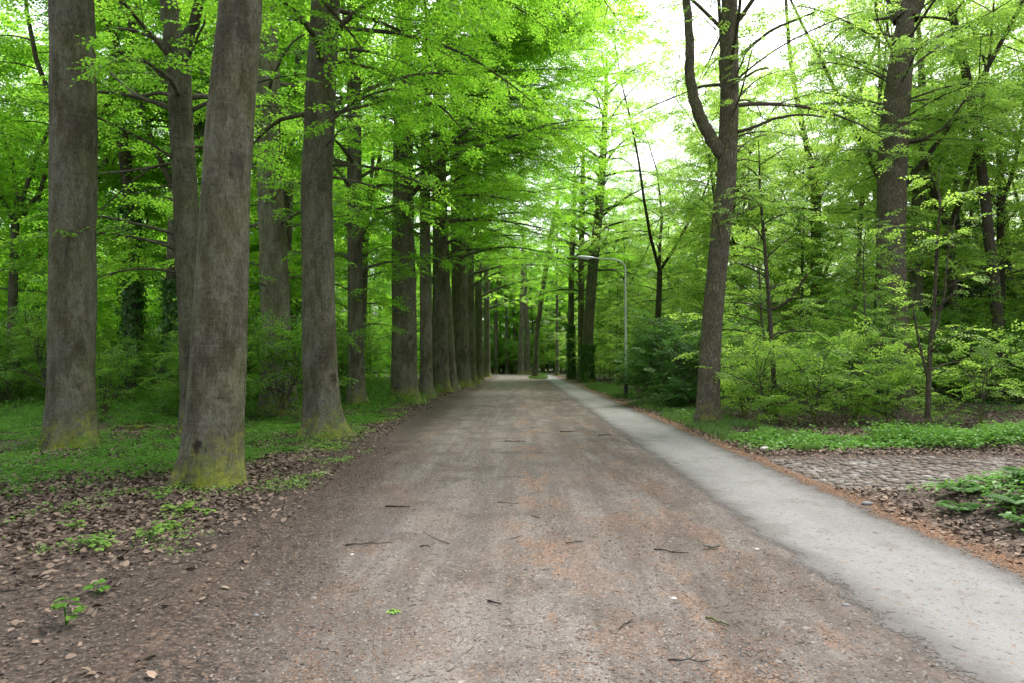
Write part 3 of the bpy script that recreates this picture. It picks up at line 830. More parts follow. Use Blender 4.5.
# scattered plants through the litter beside the big beech
x, y = scatter(2500, -5.2, -2.6, 5.5, 12, lambda x, y: .5*sstep(.52, .62, fbm(x*1.7, y*1.7, 61)), g)
plants("ground_cover", x, y, 9, .05, .09, .035, 1, M['ground_leaf_lime'], g)
x, y = scatter(5000, -6, -2.6, 11, 32, lambda x, y: .55*sstep(.4, .6, fbm(x*.9, y*.9, 63))*(xl(y)-x > .9), g)
plants("ground_cover", x, y, 9, .08, .10, .05, 1, M['ground_leaf_lime'], g)
# grass fringe right of the path
def grass(x, y, hgt, g):
    n = len(x); a = g.uniform(0, 6.28, n); h = hgt*g.uniform(.5, 1.3, n)
    P = np.stack([x, y, height(x, y)-.01], 1); l = np.stack([np.cos(a), np.sin(a), np.zeros(n)], 1)*h[:, None]*g.uniform(.1, .7, (n, 1)); s_ = np.stack([-np.sin(a), np.cos(a), np.zeros(n)], 1)*.004*(1+y[:, None]*.05)
    u = np.array([0, 0, 1.])*h[:, None]
    V = np.stack([P-s_, P+s_, P+l*.5+u*.7+s_*.7, P+l+u], 1)
    o = put("grass", quads_mesh("grass", V.reshape(-1, 3), np.arange(n*4).reshape(n, 4), False, {"v": ('FACE', g.random(n))}), M['grass']); tag(o, kind="stuff")
x, y = scatter(60000, PR+.1, 5.6, 12, 45, lambda x, y: sstep(PR+.22, PR+.6, x)*sstep(.42, .56, fbm(x*1.4, y*.7, 81))*(cobble_mask(x, y) < .2), g, 1.3)
grass(x, y, .12, g)
x, y = scatter(40000, -6, 3, 60, 100, lambda x, y: (((x-1.6-shift_track(y)*.4)**2/.9+(y-68)**2/16) < 1)+.9*sstep(.3, 1, xl(y)-x)*sstep(70, 78, y)+.8*(x > 1.2)*(y > 80), g)
grass(x, y, .22, g)

# ================================================================== HERO TREES
low = dict(n=26, h0=7.5, h1=19, r0=5.5, r1=2.0, el=(5, 40), dr=(25, 50), dens=1.2)
def C(**k): d = dict(low); d.update(k); return d
# --- left row, near to far
hero("beech_tree", "grey brown beech trunk with dark stained foot at the far left of the track", "tree", 12.2,
     [(71, 452, 48), (71, 425, 45), (71, 370, 41), (72, 300, 41), (73, 200, 42), (73, 100, 42), (71, 0, 40)], 'beech', 20,
     crown=[C(n=16, h0=8.5, r0=5)], seed=3, flare=1.12, k=40)
hero("beech_tree", "slim dark beech rising behind the biggest trunk and forking high up", "tree", 13.8,
     [(197, 446, 32), (195, 400, 26), (191, 300, 24), (188, 259, 24), (186, 190, 23), (182, 130, 22), (179, 70, 23), (177, 42, 26)], 'beech_dark', 6.8,
     limbs=[[(176, 52, 20, 0), (172, 25, 18, .1), (168, 0, 17, .2), (164, -60, 14, .4)], [(182, 52, 16, 0), (191, 30, 11, -.1), (197, 12, 10, -.3), (205, -20, 9, -.6), (210, -70, 7, -.8)],
            [(180, 98, 5, 0), (160, 92, 3.6, .3), (140, 97, 3.4, .6), (126, 88, 3, 1), (110, 72, 2.4, 1.2)],
            [(186, 160, 4, 0), (150, 168, 3, .3), (120, 172, 2.4, .8), (92, 174, 1.6, 1.2)],
            [(150, 168, 2.4, .3), (128, 185, 2, .5), (100, 210, 1.4, 1)]],
     crown=[C(n=10, h0=6.4, h1=8, r0=3.4, r1=2.2, sps=.5), C(n=7, h0=3.2, h1=6, r0=1.9, r1=2.6, rad=.008, sps=.5, el=(-5, 20), az=(60, 260))], seed=5, flare=1.2, k=28)
b0 = at(211, 484, 8.75); b0[2] = float(height(b0[0], b0[1]))
def onb(px, py): return at(px, py, 8.42)-b0
M['beech_mossy'] = mat_bark("beech_bark_mossy", 'beech', 1.0, 1.0, [(*onb(229, 437), .10, (.030, .032, .010)), (*onb(241, 388), .15, (.095, .110, .022)), (*onb(199, 446), .075, (.035, .030, .023)), (*onb(206, 452), .05, (.05, .045, .03)), (*onb(204, 462), .04, (.04, .035, .025)), (*onb(238, 415), .08, (.12, .13, .03))])
root = hero("beech_tree", "thickest beech, leaning right, with yellow green moss round its foot", "tree", 8.75,
     [(211, 484, 60), (212, 465, 56), (214, 430, 55), (216, 390, 54), (218, 354, 53), (221, 278, 50), (223.5, 240, 48.5), (225, 190, 46.5), (229, 129, 46), (235, 57, 43), (242, 0, 42)], 'beech_mossy', 19,
     crown=[C(n=22, h0=7.4, r0=5.5, az=(-60, 250))], leaf='leaf_beech', kind='mid', seed=8, flare=1.14, k=64, rough=.035)
hero("beech_tree", "pale straight beech standing in the green undergrowth behind the row", "tree", 20,
     [(279, 417, 38), (278, 394, 32), (277, 354, 28), (275, 300, 28), (273, 240, 27), (271, 190, 26), (269, 130, 24), (267, 60, 23), (265, 0, 22)], 'beech_pale', 19,
     crown=[C(n=34, h0=5, r0=4.4, r1=3), C(n=9, h0=2.8, h1=5.5, r0=2.0, r1=3.0, rad=.007, el=(-5, 20))], seed=11, flare=1.2)
hero("beech_tree", "dark straight beech with pocked bark at the edge of the leaf litter", "tree", 14,
     [(324, 441, 44), (323, 425, 38), (321, 390, 34), (320, 354, 33), (319, 300, 32), (318, 240, 31), (317, 190, 31), (320, 110, 30), (323, 50, 29), (326, 0, 28)], 'beech_dark', 20,
     crown=[C(n=24, h0=6.2, r0=4.8, sps=.55), C(n=7, h0=5.2, h1=7.2, r0=2.8, r1=3.4, az=(-50, 60), rad=.008, el=(0, 15), sps=.5), C(n=18, h0=7.8, h1=13, r0=6.5, r1=8, az=(-40, 60), rad=.008, el=(5, 20), sps=.55, dens=1.3)], seed=13, flare=1.22, k=44)
hero("beech_tree", "thin dark trunk between the pocked beech and the thick grey beech", "tree", 24,
     [(357, 408, 20), (357, 392, 16), (356, 330, 15), (355, 240, 15), (354, 60, 14), (353, 0, 12)], 'beech_dark', 19,
     limbs=[[(355, 110, 6, 0), (349, 80, 5, 0), (346, 40, 5, 0), (343, 0, 4, 0)]],
     crown=[C(n=36, h0=4.5, r0=4.2, r1=3), C(n=8, h0=2.6, h1=5, r0=1.8, r1=2.6, rad=.007)], seed=17)
big = dict(h0=6.5, h1=20, r0=5.5, r1=2.5, el=(0, 32), dr=(25, 45), dens=.9)
over = dict(az=(-75, 70), rad=.008, el=(5, 28), dr=(20, 50), dens=1.15)
hero("beech_tree", "thick grey beech, first of the close row beside the soil rim", "tree", 27,
     [(404, 404, 30), (404, 390, 26), (404, 350, 25), (404, 300, 24), (403, 240, 23), (403, 160, 20), (403, 80, 18), (404, 0, 15)], 'beech', 21,
     crown=[C(n=12, **big), C(n=28, h0=7.2, h1=18, r0=8.5, r1=10, **over), C(n=12, h0=11, h1=17, r0=10, r1=10.5, az=(-22, 25), rad=.007, el=(0, 18), dr=(10, 30), dens=1.4)], seed=19, flare=1.15, k=32)
hero("beech_tree", "slender pale beech just right of the thick grey one", "tree", 30,
     [(426, 402, 16), (426, 390, 12.5), (426, 300, 12), (425, 240, 11), (425, 180, 10), (425, 100, 9)], 'beech_pale', 17,
     crown=[C(n=12, h0=8, h1=16, r0=4, r1=2), C(n=10, h0=7.5, h1=14, r0=6.5, r1=7, **over)], seed=23)
hero("beech_tree", "ridged olive brown beech third in the close row", "tree", 35,
     [(440.5, 396, 19), (440.5, 380, 16.5), (440, 300, 15), (440, 240, 14), (439, 120, 13), (439, 0, 11)], 'beech', 21,
     crown=[C(n=14, **big), C(n=22, h0=7, h1=19, r0=7.5, r1=10, **over)], seed=29)
hero("beech_tree", "whitish leaning beech stem pressed against the ridged trunk", "tree", 37.5,
     [(453, 392, 12), (452, 375, 9), (449, 320, 8), (446, 260, 7), (444, 200, 6)], 'beech_pale', 15,
     crown=[C(n=12, h0=6.5, h1=14, r0=4.5, r1=2)], seed=31)
hero("beech_tree", "broad grey beech fourth in the close row above a mossy foot", "tree", 42,
     [(461, 388, 20), (461, 370, 17), (460, 300, 16.5), (459, 240, 16), (457, 150, 14), (456, 40, 11)], 'beech', 22,
     crown=[C(n=14, **big), C(n=15, h0=7.5, h1=20, r0=6, r1=9, **over)], seed=37)
hero("beech_tree", "beech half hidden behind the broad mossy footed trunk of the close row", "tree", 49,
     [(470, 384, 14), (470, 370, 12), (469, 300, 11), (468, 200, 10), (467, 100, 8)], 'beech', 21,
     crown=[C(n=12, **big), C(n=9, h0=8, h1=20, r0=6, r1=8, **over)], seed=41)
hero("beech_tree", "blackish beech near the dark far end of the close row", "tree", 58,
     [(479, 381, 9), (479, 370, 8), (478.5, 300, 7.5), (478, 200, 7)], 'beech_dark', 21,
     crown=[C(n=12, **big), C(n=7, h0=8.5, h1=20, r0=5, r1=7, **over)], seed=43)
hero("beech_tree", "last slender dark beech of the left row where the track bends", "tree", 69,
     [(487, 378, 7), (487, 340, 6), (486.5, 280, 5.5)], 'beech_dark', 20,
     crown=[C(n=24, **big)], seed=47)
# --- far end and right of the path
hero("beech_tree", "thin curving dark tree on the grass island between track and path", "tree", 67,
     [(535, 379, 7), (535.3, 365, 5.2), (536, 340, 4.8), (539, 312, 4.6), (544, 280, 5.5), (549, 250, 5), (553, 222, 4.6), (559, 196, 4)], 'beech_dark', 19,
     crown=[C(n=14, h0=12, h1=19, r0=4, r1=2)], seed=53)
for i_, (px_, Y_, w_, lab_) in enumerate([(507, 93, 4, "far dark stem leftmost of the little group ending the track"), (513.5, 97, 4.5, "far dark stem second in the little group ending the track"),
        (521, 87, 6.5, "stouter dark trunk of the close far pair left of the island tree"), (526.5, 90, 7, "right hand trunk of the close far pair beside the island tree"),
        (557, 80, 4, "thin far stem just right of where the path vanishes")]):
    by_ = 362+CAMH*F/Y_
    hero("beech_tree", lab_, "tree", Y_, [(px_, by_, w_*.95), (px_+(i_ % 2), 340, w_*.72), (px_+1.5*(i_ % 3-1), 290, w_*.62), (px_+2*(i_ % 3-1), 250, w_*.5)], 'beech_dark', 19,
         crown=[C(n=16, h0=8, h1=18, r0=3.5, r1=2)], seed=150+i_, k=12)
hero("beech_tree", "slim dark tree with light ivy left of the tallest far pair", "tree", 62,
     [(571.5, 378, 7), (571, 350, 6), (571, 300, 6), (572, 250, 5.5), (574, 215, 5)], 'beech_dark', 19,
     crown=[C(n=34, h0=7, h1=20, r0=5, r1=3)], seed=59, ivy=5)
hero("beech_tree", "straight brown tree touching the ivied trunk behind the street lamp", "tree", 57,
     [(581, 381, 7.5), (581, 360, 6.6), (581, 300, 6.2), (581.5, 240, 6), (583, 180, 5)], 'oak', 21,
     crown=[C(n=36, h0=7, h1=22, r0=5.5, r1=3)], seed=61)
hero("beech_tree", "tall slightly bent trunk behind the street lamp, thickest beyond the path", "tree", 52,
     [(587, 384, 14), (587, 370, 11.5), (588, 330, 11), (591, 285, 10.5), (596, 240, 9.5), (600, 200, 8.5), (604, 150, 7)], 'beech_dark', 25,
     crown=[C(n=46, h0=8.5, h1=24, r0=7, r1=4.5)], seed=67, ivy=3)
hero("oak_tree", "oak with a steep left limb standing on the grass edge of the path", "tree", 17.4,
     [(708, 426, 25), (708, 410, 22), (709, 380, 21), (710, 345, 20), (713, 316, 20), (717, 270, 19.5), (720, 240, 19.5), (724, 200, 19.5), (726.5, 165, 20), (728.5, 130, 19), (734, 95, 19.5), (733, 57, 17), (729, 0, 15), (727, -60, 14)], 'oak', 17,
     limbs=[[(722, 155, 14, 0), (713, 141, 13, 0), (704, 126, 12, .1), (695, 104, 11.5, .2), (690, 80, 10.5, .3), (690, 40, 9, .4), (686, 0, 8.5, .6), (684, -50, 8, .8)],
            [(733, 108, 9, .1), (725, 95, 8, .25), (722, 75, 7, .35), (723, 50, 6, .4), (720, 20, 4, .5)],
            [(735, 133, 4, -.1), (752, 128, 3, -.4), (775, 118, 2.6, -.8), (800, 114, 2, -1.2), (825, 117, 1.4, -1.6)],
            [(741, 55, 4, 0), (758, 40, 3, -.3), (775, 28, 2.6, -.6), (795, 20, 2, -1), (815, 12, 1.4, -1.4)],
            [(741, 80, 3, 0), (756, 70, 2, -.3), (768, 68, 1.5, -.6)],
            [(736, 200, 2.4, 0), (744, 196, 1.6, -.2), (752, 188, 1.2, -.4)]],
     crown=[C(n=22, h0=8, h1=16.5, r0=4.8, r1=2.6, dens=1.1, sps=.5, rad=.009), C(n=16, h0=4.5, h1=9, r0=1.9, r1=3.4, rad=.006, dens=1.2, sps=.42, az=(-100, 80))], leaf='leaf_oak', seed=71, flare=1.12, k=44, rough=.04)
hero("oak_tree", "stout dark oak bulging midway, rooted in the bushes at the right", "tree", 23,
     [(896, 408, 34), (895, 380, 30), (893, 340, 28), (892, 300, 27), (891, 260, 25.5), (890.5, 210, 27), (890.5, 165, 27), (892, 130, 27), (897, 100, 25), (901, 60, 23), (905, 25, 24), (906, 8, 28)], 'oak', 14.2,
     limbs=[[(903, 18, 20, 0), (893, -10, 18, .2), (885, -60, 14, .5)], [(908, 18, 20, 0), (920, -12, 17, -.1), (930, -60, 13, -.3)],
            [(901, 142, 4, 0), (925, 139, 3, -.3), (945, 128, 2.4, -.6), (965, 100, 2, -1)]],
     crown=[C(n=18, h0=9.5, h1=14, r0=5, r1=3.5, dens=1.1, sps=.55, rad=.009), C(n=18, h0=7.5, h1=11, r0=2.4, r1=3.4, rad=.006, dens=1.5, sps=.5, el=(-10, 20))], leaf='leaf_oak', seed=73, flare=1.15, k=40)
hero("oak_tree", "thinner grey trunk close behind the stout bulging oak", "tree", 30,
     [(914, 398, 18), (915, 370, 15), (915, 300, 13.5), (917, 228, 12), (920, 150, 10)], 'beech_pale', 17,
     crown=[C(n=14, h0=7, h1=16, r0=4, r1=2, dens=.6)], leaf='leaf_oak', seed=79)
hero("oak_tree", "distant oak forking into a wide V above the young beeches", "tree", 38,
     [(817, 392, 13), (816, 300, 11), (816, 220, 9.5), (815, 176, 9)], 'oak', 11.2,
     limbs=[[(815, 186, 7, 0), (811, 165, 6, 0), (806, 142, 5.5, 0), (798, 105, 5, 0), (790, 60, 4, 0), (786, 0, 3, 0)],
            [(816, 186, 7, 0), (822, 168, 6.5, 0), (832, 155, 6, 0), (845, 125, 5, -.5), (858, 98, 4, -.8), (872, 60, 3, -1), (882, 20, 2.4, -1)]],
     crown=[C(n=26, h0=8, h1=13, r0=3.5, r1=5.5, dens=1.2, sps=.6, rad=.007)], leaf='leaf_oak', seed=83)
hero("birch_tree", "thin leaning birch between the V forked oak and the stout oak", "tree", 34,
     [(851, 398, 5), (856, 300, 4.5), (861, 200, 4), (868, 130, 3.4)], 'beech_pale', 15,
     crown=[C(n=10, h0=8, h1=15, r0=2.5, r1=1.5, dens=.6)], leaf='leaf_oak', seed=89)
hero("oak_tree", "dark oblique trunk leaning in among the evergreens at the right edge", "tree", 26,
     [(1003, 402, 11), (996, 300, 10), (984, 180, 9), (965, 55, 8), (948, 5, 7)], 'oak_dark', 18,
     crown=[C(n=10, h0=14, h1=17, r0=3, r1=2, dens=.6)], leaf='leaf_oak', seed=91)
# --- saplings in the front of the right hand wood
hero("sapling", "upright sapling with one long rising twig, in front of the wood", "sapling", 18,
     [(776, 422, 6), (774, 380, 5), (772, 350, 4.6), (769, 300, 4.2), (765, 250, 3.6), (760, 190, 2.6)], 'oak_dark', 7.4,
     limbs=[[(772, 310, 3.4, 0), (788, 302, 3, -.2), (800, 286, 2.6, -.4), (807, 274, 2, -.5)], [(768, 278, 2, 0), (750, 268, 1.6, .1), (735, 262, 1.2, .2)]],
     crown=[C(n=14, h0=2.2, h1=7, r0=1.9, r1=.8, rad=.006, dens=1., sps=.45)], leaf='leaf_young', seed=97, flare=1, rough=.02, k=8)
hero("sapling", "many twigged dark sapling at the right beside the ground ivy", "sapling", 15.2,
     [(927, 436, 6), (928, 400, 5), (930, 350, 4.6), (934, 316, 4.2), (936, 270, 3.2), (938, 220, 2.2)], 'oak_dark', 6,
     limbs=[[(928, 380, 2.6, 0), (918, 340, 2.2, .2), (912, 300, 1.6, .4)], [(934, 312, 3, 0), (948, 298, 2.6, -.2), (964, 288, 2, -.4)], [(932, 340, 2.5, 0), (944, 300, 2, .2), (948, 250, 1.4, .4), (956, 215, 1, .5)]],
     crown=[C(n=13, h0=1.0, h1=5.6, r0=1.5, r1=.7, rad=.006, dens=.9, sps=.40)], leaf='leaf_young', seed=101, flare=1, rough=.02, k=8)
# --- ivy clad trees on the left
hero("ivy_tree", "dark ivy wrapped trunk framed between the left beech and the slim fork", "tree", 26,
     [(133, 402, 16), (133, 330, 15), (133, 280, 14), (135, 230, 13), (126, 160, 12), (120, 130, 11)], 'oak_dark', 16,
     limbs=[[(121, 66, 8, 0), (112, 50, 6, 0), (104, 25, 4, 0)], [(122, 60, 8, 0), (130, 45, 6, 0), (136, 10, 5, 0)]],
     crown=[C(n=16, h0=9, h1=16, r0=4, r1=2, dens=.6)], seed=103, ivy=7.5)
hero("ivy_tree", "short broken dark stem with ivy just left of the slim fork", "tree", 25,
     [(174, 404, 14), (174, 350, 12), (174, 310, 12), (172, 290, 10)], 'oak_dark', 5.5, crown=[C(n=5, h0=3.5, h1=5.4, r0=1.8, r1=1.2)], seed=107, ivy=4.6)

# ================================================================== WOODLAND BEHIND
yb = [generic("young_beech", 200+i, h_, .045+.004*h_, .7, nb, r0, r1, 'leaf_young', 'beech_dark', 'mid', 1, 1.15, .60, (-5, 30), (15, 40), curve=.08)
      for i, (h_, nb, r0, r1) in enumerate([(6.5, 34, 2.4, 1.4), (8, 40, 2.6, 1.5), (5, 28, 2.2, 1.3), (7, 34, 2.7, 1.5)])]
yl = [generic("young_beech", 240+i, h_, .045+.004*h_, .7, nb, r0, r1, 'leaf_beech', 'beech_dark', 'mid', 1, 1.15, .60, (0, 25), (15, 35), curve=.06)
      for i, (h_, nb, r0, r1) in enumerate([(6.5, 26, 2.7, 1.0), (8, 30, 2.9, 1.1), (5, 20, 2.5, .9)])]
sh = [generic("shrub", 300+i, h_, .03, .15, 42, r0, r0*.6, 'leaf_shrub', 'beech_dark', 'mid', 1, 1.5, .45, (10, 50), (10, 40), stems=7, curve=.05)
      for i, (h_, r0) in enumerate([(2.2, 1.1), (3.0, 1.3)])]
lb = [generic("young_beech", 320+i, h_, .02, .25, 30, r0, r0*.5, 'leaf_young', 'beech_dark', 'mid', 1, 1.3, .42, (5, 35), (10, 30), stems=4, curve=.05)
      for i, (h_, r0) in enumerate([(2.1, 1.3), (1.7, 1.1)])]
dk = [generic("evergreen_shrub", 340, 3.2, .04, .1, 70, 1.5, .9, 'leaf_dark', 'oak_dark', 'mid', 1, 1.7, .5, (5, 50), (10, 40), stems=8, curve=.05)]
tb = [generic("beech_tree", 400+i, h_, r_, h0, 52, 4.6, 2.8, 'leaf_beech', 'beech_dark', 'mid', 1, 1.25, .9, (0, 40), (20, 45), sub=1.2, fork=True)
      for i, (h_, r_, h0) in enumerate([(21, .26, 4.5), (19, .20, 3.5), (23, .30, 6.5)])]
to = [generic("oak_tree", 430+i, h_, r_, h0, 44, 4.2, 2.6, 'leaf_oak', 'oak_dark', 'mid', 1, 1.25, .75, (5, 50), (15, 45), curve=.22, sub=1.2, fork=True)
      for i, (h_, r_, h0) in enumerate([(23, .22, 5.0), (20, .17, 4.0), (25, .25, 6.5)])]
cf = [generic("spruce_tree", 460, 17, .22, 2.5, 90, 3.2, .5, 'leaf_conifer', 'oak_dark', 'mid', 1, .9, .7, (-5, 5), (10, 30), round_=False)]

mb = [generic("young_beech", 500+i, h_, .09, .9, 44, r0, r1, 'leaf_young', 'beech_dark', 'mid', 1, 1.1, .75, (-5, 30), (15, 40), curve=.12)
      for i, (h_, r0, r1) in enumerate([(12, 3.6, 1.8), (10, 3.3, 1.7), (13.5, 3.8, 1.6)])]
ml = [generic("young_beech", 520+i, h_, .09, .9, 44, r0, r1, 'leaf_beech', 'beech_dark', 'mid', 1, 1.1, .75, (-5, 30), (15, 40), curve=.12)
      for i, (h_, r0, r1) in enumerate([(12, 3.6, 1.8), (10, 3.3, 1.7)])]

def cx(px, Y): return (px-522)/F*Y
g = np.random.default_rng(77)
occupied = []; tall_at = []
def ok(x, y, d, lst):
    for a, b in lst:
        if (a-x)**2+(b-y)**2 < d*d: return False
    lst.append((x, y)); return True
# named, placed ones: bright low beeches in front of the right hand wood
for (px, Y, k, s, lab) in [
        (768, 17.5, 0, 1.0, "low bright young beech left of the layered one, behind the ground ivy"),
        (812, 16.8, 1, 1.15, "layered lime green young beech reaching over the ground ivy"),
        (850, 17.8, 0, 1.05, "lime green young beech directly left of the stout bulging oak"),
        (885, 16.8, 1, .95, "small lime young beech in front of the stout oak's foot"),
        (742, 19, 1, .95, "small bright young beech just right of the oak on the path edge"),
        (975, 16.5, 0, 1.0, "bright low beech right of the many twigged sapling")]:
    place(lb[k], cx(px, Y), Y, g.uniform(0, 6), s, lab, "young beech", "low young beeches at the wood's edge"); occupied.append((cx(px, Y), Y))
for (px, Y, s, lab) in [(668, 26, 1.05, "dark evergreen shrub between the street lamp and the path edge oak"),
                        (648, 30, .85, "dark evergreen shrub directly behind the street lamp"),
                        (693, 23, .8, "dark evergreen shrub tucked behind the path edge oak"),
                        (655, 37, .95, "dark evergreen shrub farther back beyond the lamp")]:
    place(dk[0], cx(px, Y), Y, g.uniform(0, 6), s, lab, "evergreen shrub", "evergreen shrubs beside the lamp"); occupied.append((cx(px, Y), Y))
for (px, Y, s, lab) in [(955, 34, 1.0, "blue green spruce high at the right edge behind the stout oak"), (1010, 38, 1.1, "spruce at the extreme right beyond the leaning trunk"), (925, 46, .95, "spruce seen dimly behind the stout oak")]:
    place(cf[0], cx(px, Y), Y, g.uniform(0, 6), s, lab, "spruce", "spruces at the right"); occupied.append((cx(px, Y), Y))

def band(protos, n, xr, yr, dmin, smin, smax, label, cat, group, test=None):
    c = 0; tries = 0
    while c < n and tries < n*60:
        tries += 1
        x = g.uniform(*xr); y = g.uniform(*yr)
        if abs(x) > y*.95+4: continue
        if test and not test(x, y): continue
        if not ok(x, y, dmin, tall_at if 'tree' in cat else occupied): continue
        place(protos[c % len(protos)], x, y, g.uniform(0, 6.28), g.uniform(smin, smax), label, cat, group); c += 1
    print("BAND", label, c, n); return c
clear = lambda x, y: y > 104 or (float(track_inside(x, np.float64(y))) < -.6 and float(path_inside(x, np.float64(y))) < -.6)
cor = lambda x, y: (x < -6.4+min(0, float(shift_track(y)))) or (x > 6.4+float(shift_path(y)))
band(sh, 60, (-22, 24), (90, 116), 1.5, 1.2, 2.0, "leafy shrub closing the end of the track", "shrub", "shrubs at the end of the track", clear)
band(sh, 40, (-24, -6.2), (16, 38), 1.5, .7, 1.2, "leafy green shrub in the undergrowth behind the left beeches", "shrub", "undergrowth shrubs on the left")
band(sh, 44, (6.5, 28), (20, 46), 1.5, .8, 1.35, "leafy green shrub in the undergrowth right of the path", "shrub", "undergrowth shrubs on the right")
band(yb, 56, (6.8, 38), (20, 56), 2.0, .7, 1.15, "airy young beech in bright spring leaf right of the path", "young beech", "young beeches right of the path")
band(yl, 50, (-38, -6.6), (20, 60), 2.0, .7, 1.15, "airy young beech in the wood behind the left row", "young beech", "young beeches left of the track")
band(mb, 64, (8.0, 46), (25, 66), 2.6, .8, 1.15, "tall bushy young beech forming the green wall right of the path", "young beech", "tall young beeches on the right")
band(ml, 44, (-46, -9), (25, 66), 2.7, .8, 1.15, "tall bushy young beech filling the wood behind the left row", "young beech", "tall young beeches on the left")
band(ml+mb, 64, (-26, 28), (89, 130), 2.0, .8, 1.2, "tall bushy young beech closing the far end of the track", "young beech", "tall young beeches at the far end", clear)
for (px, Y, k, lab) in [(655, 44, 0, "airy oak rising between the street lamp and the path edge oak"), (632, 60, 1, "pale leaved oak far behind the street lamp")]:
    place(to[k], cx(px, Y), Y, 1.0+k, 1.0, lab, "tree", None); tall_at.append((cx(px, Y), Y))
near_r = lambda x, y: x > 9+max(0, (30-y))*.5
band(to, 25, (9, 38), (25, 48), 3.6, .85, 1.1, "tall thin crowned oak standing in the wood right of the path", "tree", "tall oaks in the wood on the right", near_r)
band(tb, 17, (-36, -9), (24, 50), 3.8, .85, 1.1, "tall beech standing in the wood behind the left row", "tree", "tall beeches in the wood on the left")
band(to, 28, (8, 60), (45, 100), 3.6, .8, 1.15, "distant thin crowned oak in pale new leaf right of the path", "tree", "distant oaks on the right")
band(tb, 26, (-62, -7), (45, 100), 3.6, .8, 1.15, "distant beech in the wood left of the track", "tree", "distant beeches on the left")
band(tb, 34, (-20, 26), (92, 128), 3.0, .85, 1.2, "distant beech closing the view at the end of the track", "tree", "beeches at the end of the track", clear)
band(yl, 22, (-24, 26), (86, 108), 2.6, .8, 1.2, "young beech closing the view at the end of the track", "young beech", "young beeches at the end of the track", clear)
band(yb, 18, (6.6, 20), (50, 84), 3.0, .8, 1.2, "young beech far along the path's right side", "young beech", "young beeches far along the path")
for p in (mb+ml+yb+yl+sh+lb+dk+tb+to+cf):
    if p.name not in USED:
        for ch in list(p.children): bpy.data.objects.remove(ch)
        bpy.data.objects.remove(p)

# ================================================================== SMALL THINGS
def mat_plain(name, col, rough, metal=0, bump=None):
    t = NT(name); c = t.mix(.5, col, t.ramp(t.noise(t.obj(), 14, 5, .7), [(.3, .75), (.7, 1.15)]), 'MULTIPLY')
    return t.done(t.bsdf(c, rough, metal=metal, spec=.4))
M['galv'] = mat_plain("galvanised_steel", (.50, .53, .50), .5, .0)
M['darkpaint'] = mat_plain("dark_base_paint", (.04, .042, .04), .6)
M['alu'] = mat_plain("lamp_housing", (.72, .76, .80), .4)
M['lens'] = mat_plain("lamp_lens", (.80, .84, .88), .2)
YL = 31.5
pb = at(626, 397, YL); pb[2] = float(height(pb[0], pb[1]))
lamp = tag(empty("street_lamp", pb), "tall thin grey street lamp arching over the path beside the evergreen shrubs", "street lamp")
def rel(px, py, dy=0): return at(px, py, YL+dy)-pb
tp = rel(626, 268)[2]
G = Geo(); G.tube([(0, 0, -.2), (0, 0, .95), (0, 0, 1.0), (0, 0, tp*.55), (0, 0, tp)], [.075, .075, .058, .050, .042], 16); put("pole", G.mesh("pole"), M['galv'], lamp)
G = Geo(); G.tube([(0, 0, -.1), (0, 0, .55), (0, 0, .56)], [.10, .095, .076], 16); put("pole_base", G.mesh("pole_base"), M['darkpaint'], lamp)
hx = rel(594, 258)
cp = [(0, 0, tp)]; 
for k in range(1, 13):
    a = k/12*math.pi/2; cp.append((-(1-math.cos(a))*.75, 0, tp+math.sin(a)*.42))
cp.append((hx[0], 0, hx[2]))
G = Geo(); G.tube(cp, np.linspace(.041, .030, len(cp)), 12); arm = put("arm", G.mesh("arm"), M['galv'], lamp)
# lamp head: tapered housing and a bowl beneath
sec = [(0, .05, .035), (.08, .09, .055), (.35, .13, .075), (.62, .12, .07), (.78, .07, .045), (.82, .01, .01)]
V = []; k = 14
for (u, w, h_) in sec:
    for q in range(k):
        a = q*2*math.pi/k; zz_ = math.sin(a); V.append((-u, math.cos(a)*w, (zz_ if zz_ > 0 else zz_*.45)*h_))
Fq = [(i*k+q, i*k+(q+1) % k, (i+1)*k+(q+1) % k, (i+1)*k+q) for i in range(len(sec)-1) for q in range(k)]
hd = put("lamp_head", quads_mesh("lamp_head", V, Fq, True), M['alu'], lamp, (hx[0]+.03, 0, hx[2])); hd.rotation_euler = (0, R(4), 0)
V = [(-u*.62-.18, y_*.75, -z_*.9-.018) for (u, y_, z_) in [(s_[0], math.cos(a)*s_[1], abs(math.sin(a))*s_[2]) for s_ in sec for a in [q*2*math.pi/k for q in range(k)]]]
put("lamp_lens", quads_mesh("lamp_lens", V, Fq, True), M['lens'], hd)

def stick(px, py, L, ang, r, label, name="twig", mat='twig', bend=.15, fork=True):
    x, y = gxy(px, py); z = float(height(x, y)); G = Geo(); n = 6; a = R(ang)
    root_p = np.array([x, y, z+r+.005]); pts = [np.zeros(3)]
    gg = np.random.default_rng(int(px*7+py))
    for i in range(n):
        a += gg.normal(0, bend); q = pts[-1]+np.array([math.cos(a), math.sin(a), 0])*L/n
        q[2] = float(height(x+q[0], y+q[1]))-z+abs(gg.normal(0, .006)); pts.append(q)
    G.tube(pts, np.linspace(r, r*.45, n+1)*gg.uniform(.85, 1.15, n+1), 7)
    if fork and L > .12:
        b = a+gg.choice([-1, 1])*.7; p0 = pts[3]; G.tube([p0, p0+np.array([math.cos(b), math.sin(b), .08])*L*.18, p0+np.array([math.cos(b), math.sin(b), .06])*L*.34], [r*.6, r*.4, r*.25], 5)
    o = put(name, G.mesh(name), M[mat], None, root_p); tag(o, label, "twig" if name == "twig" else "branch", "twigs lying on the track"); return o
M['mossy_twig'] = mat_plain("mossy_twig_bark", (.085, .10, .035), .9)
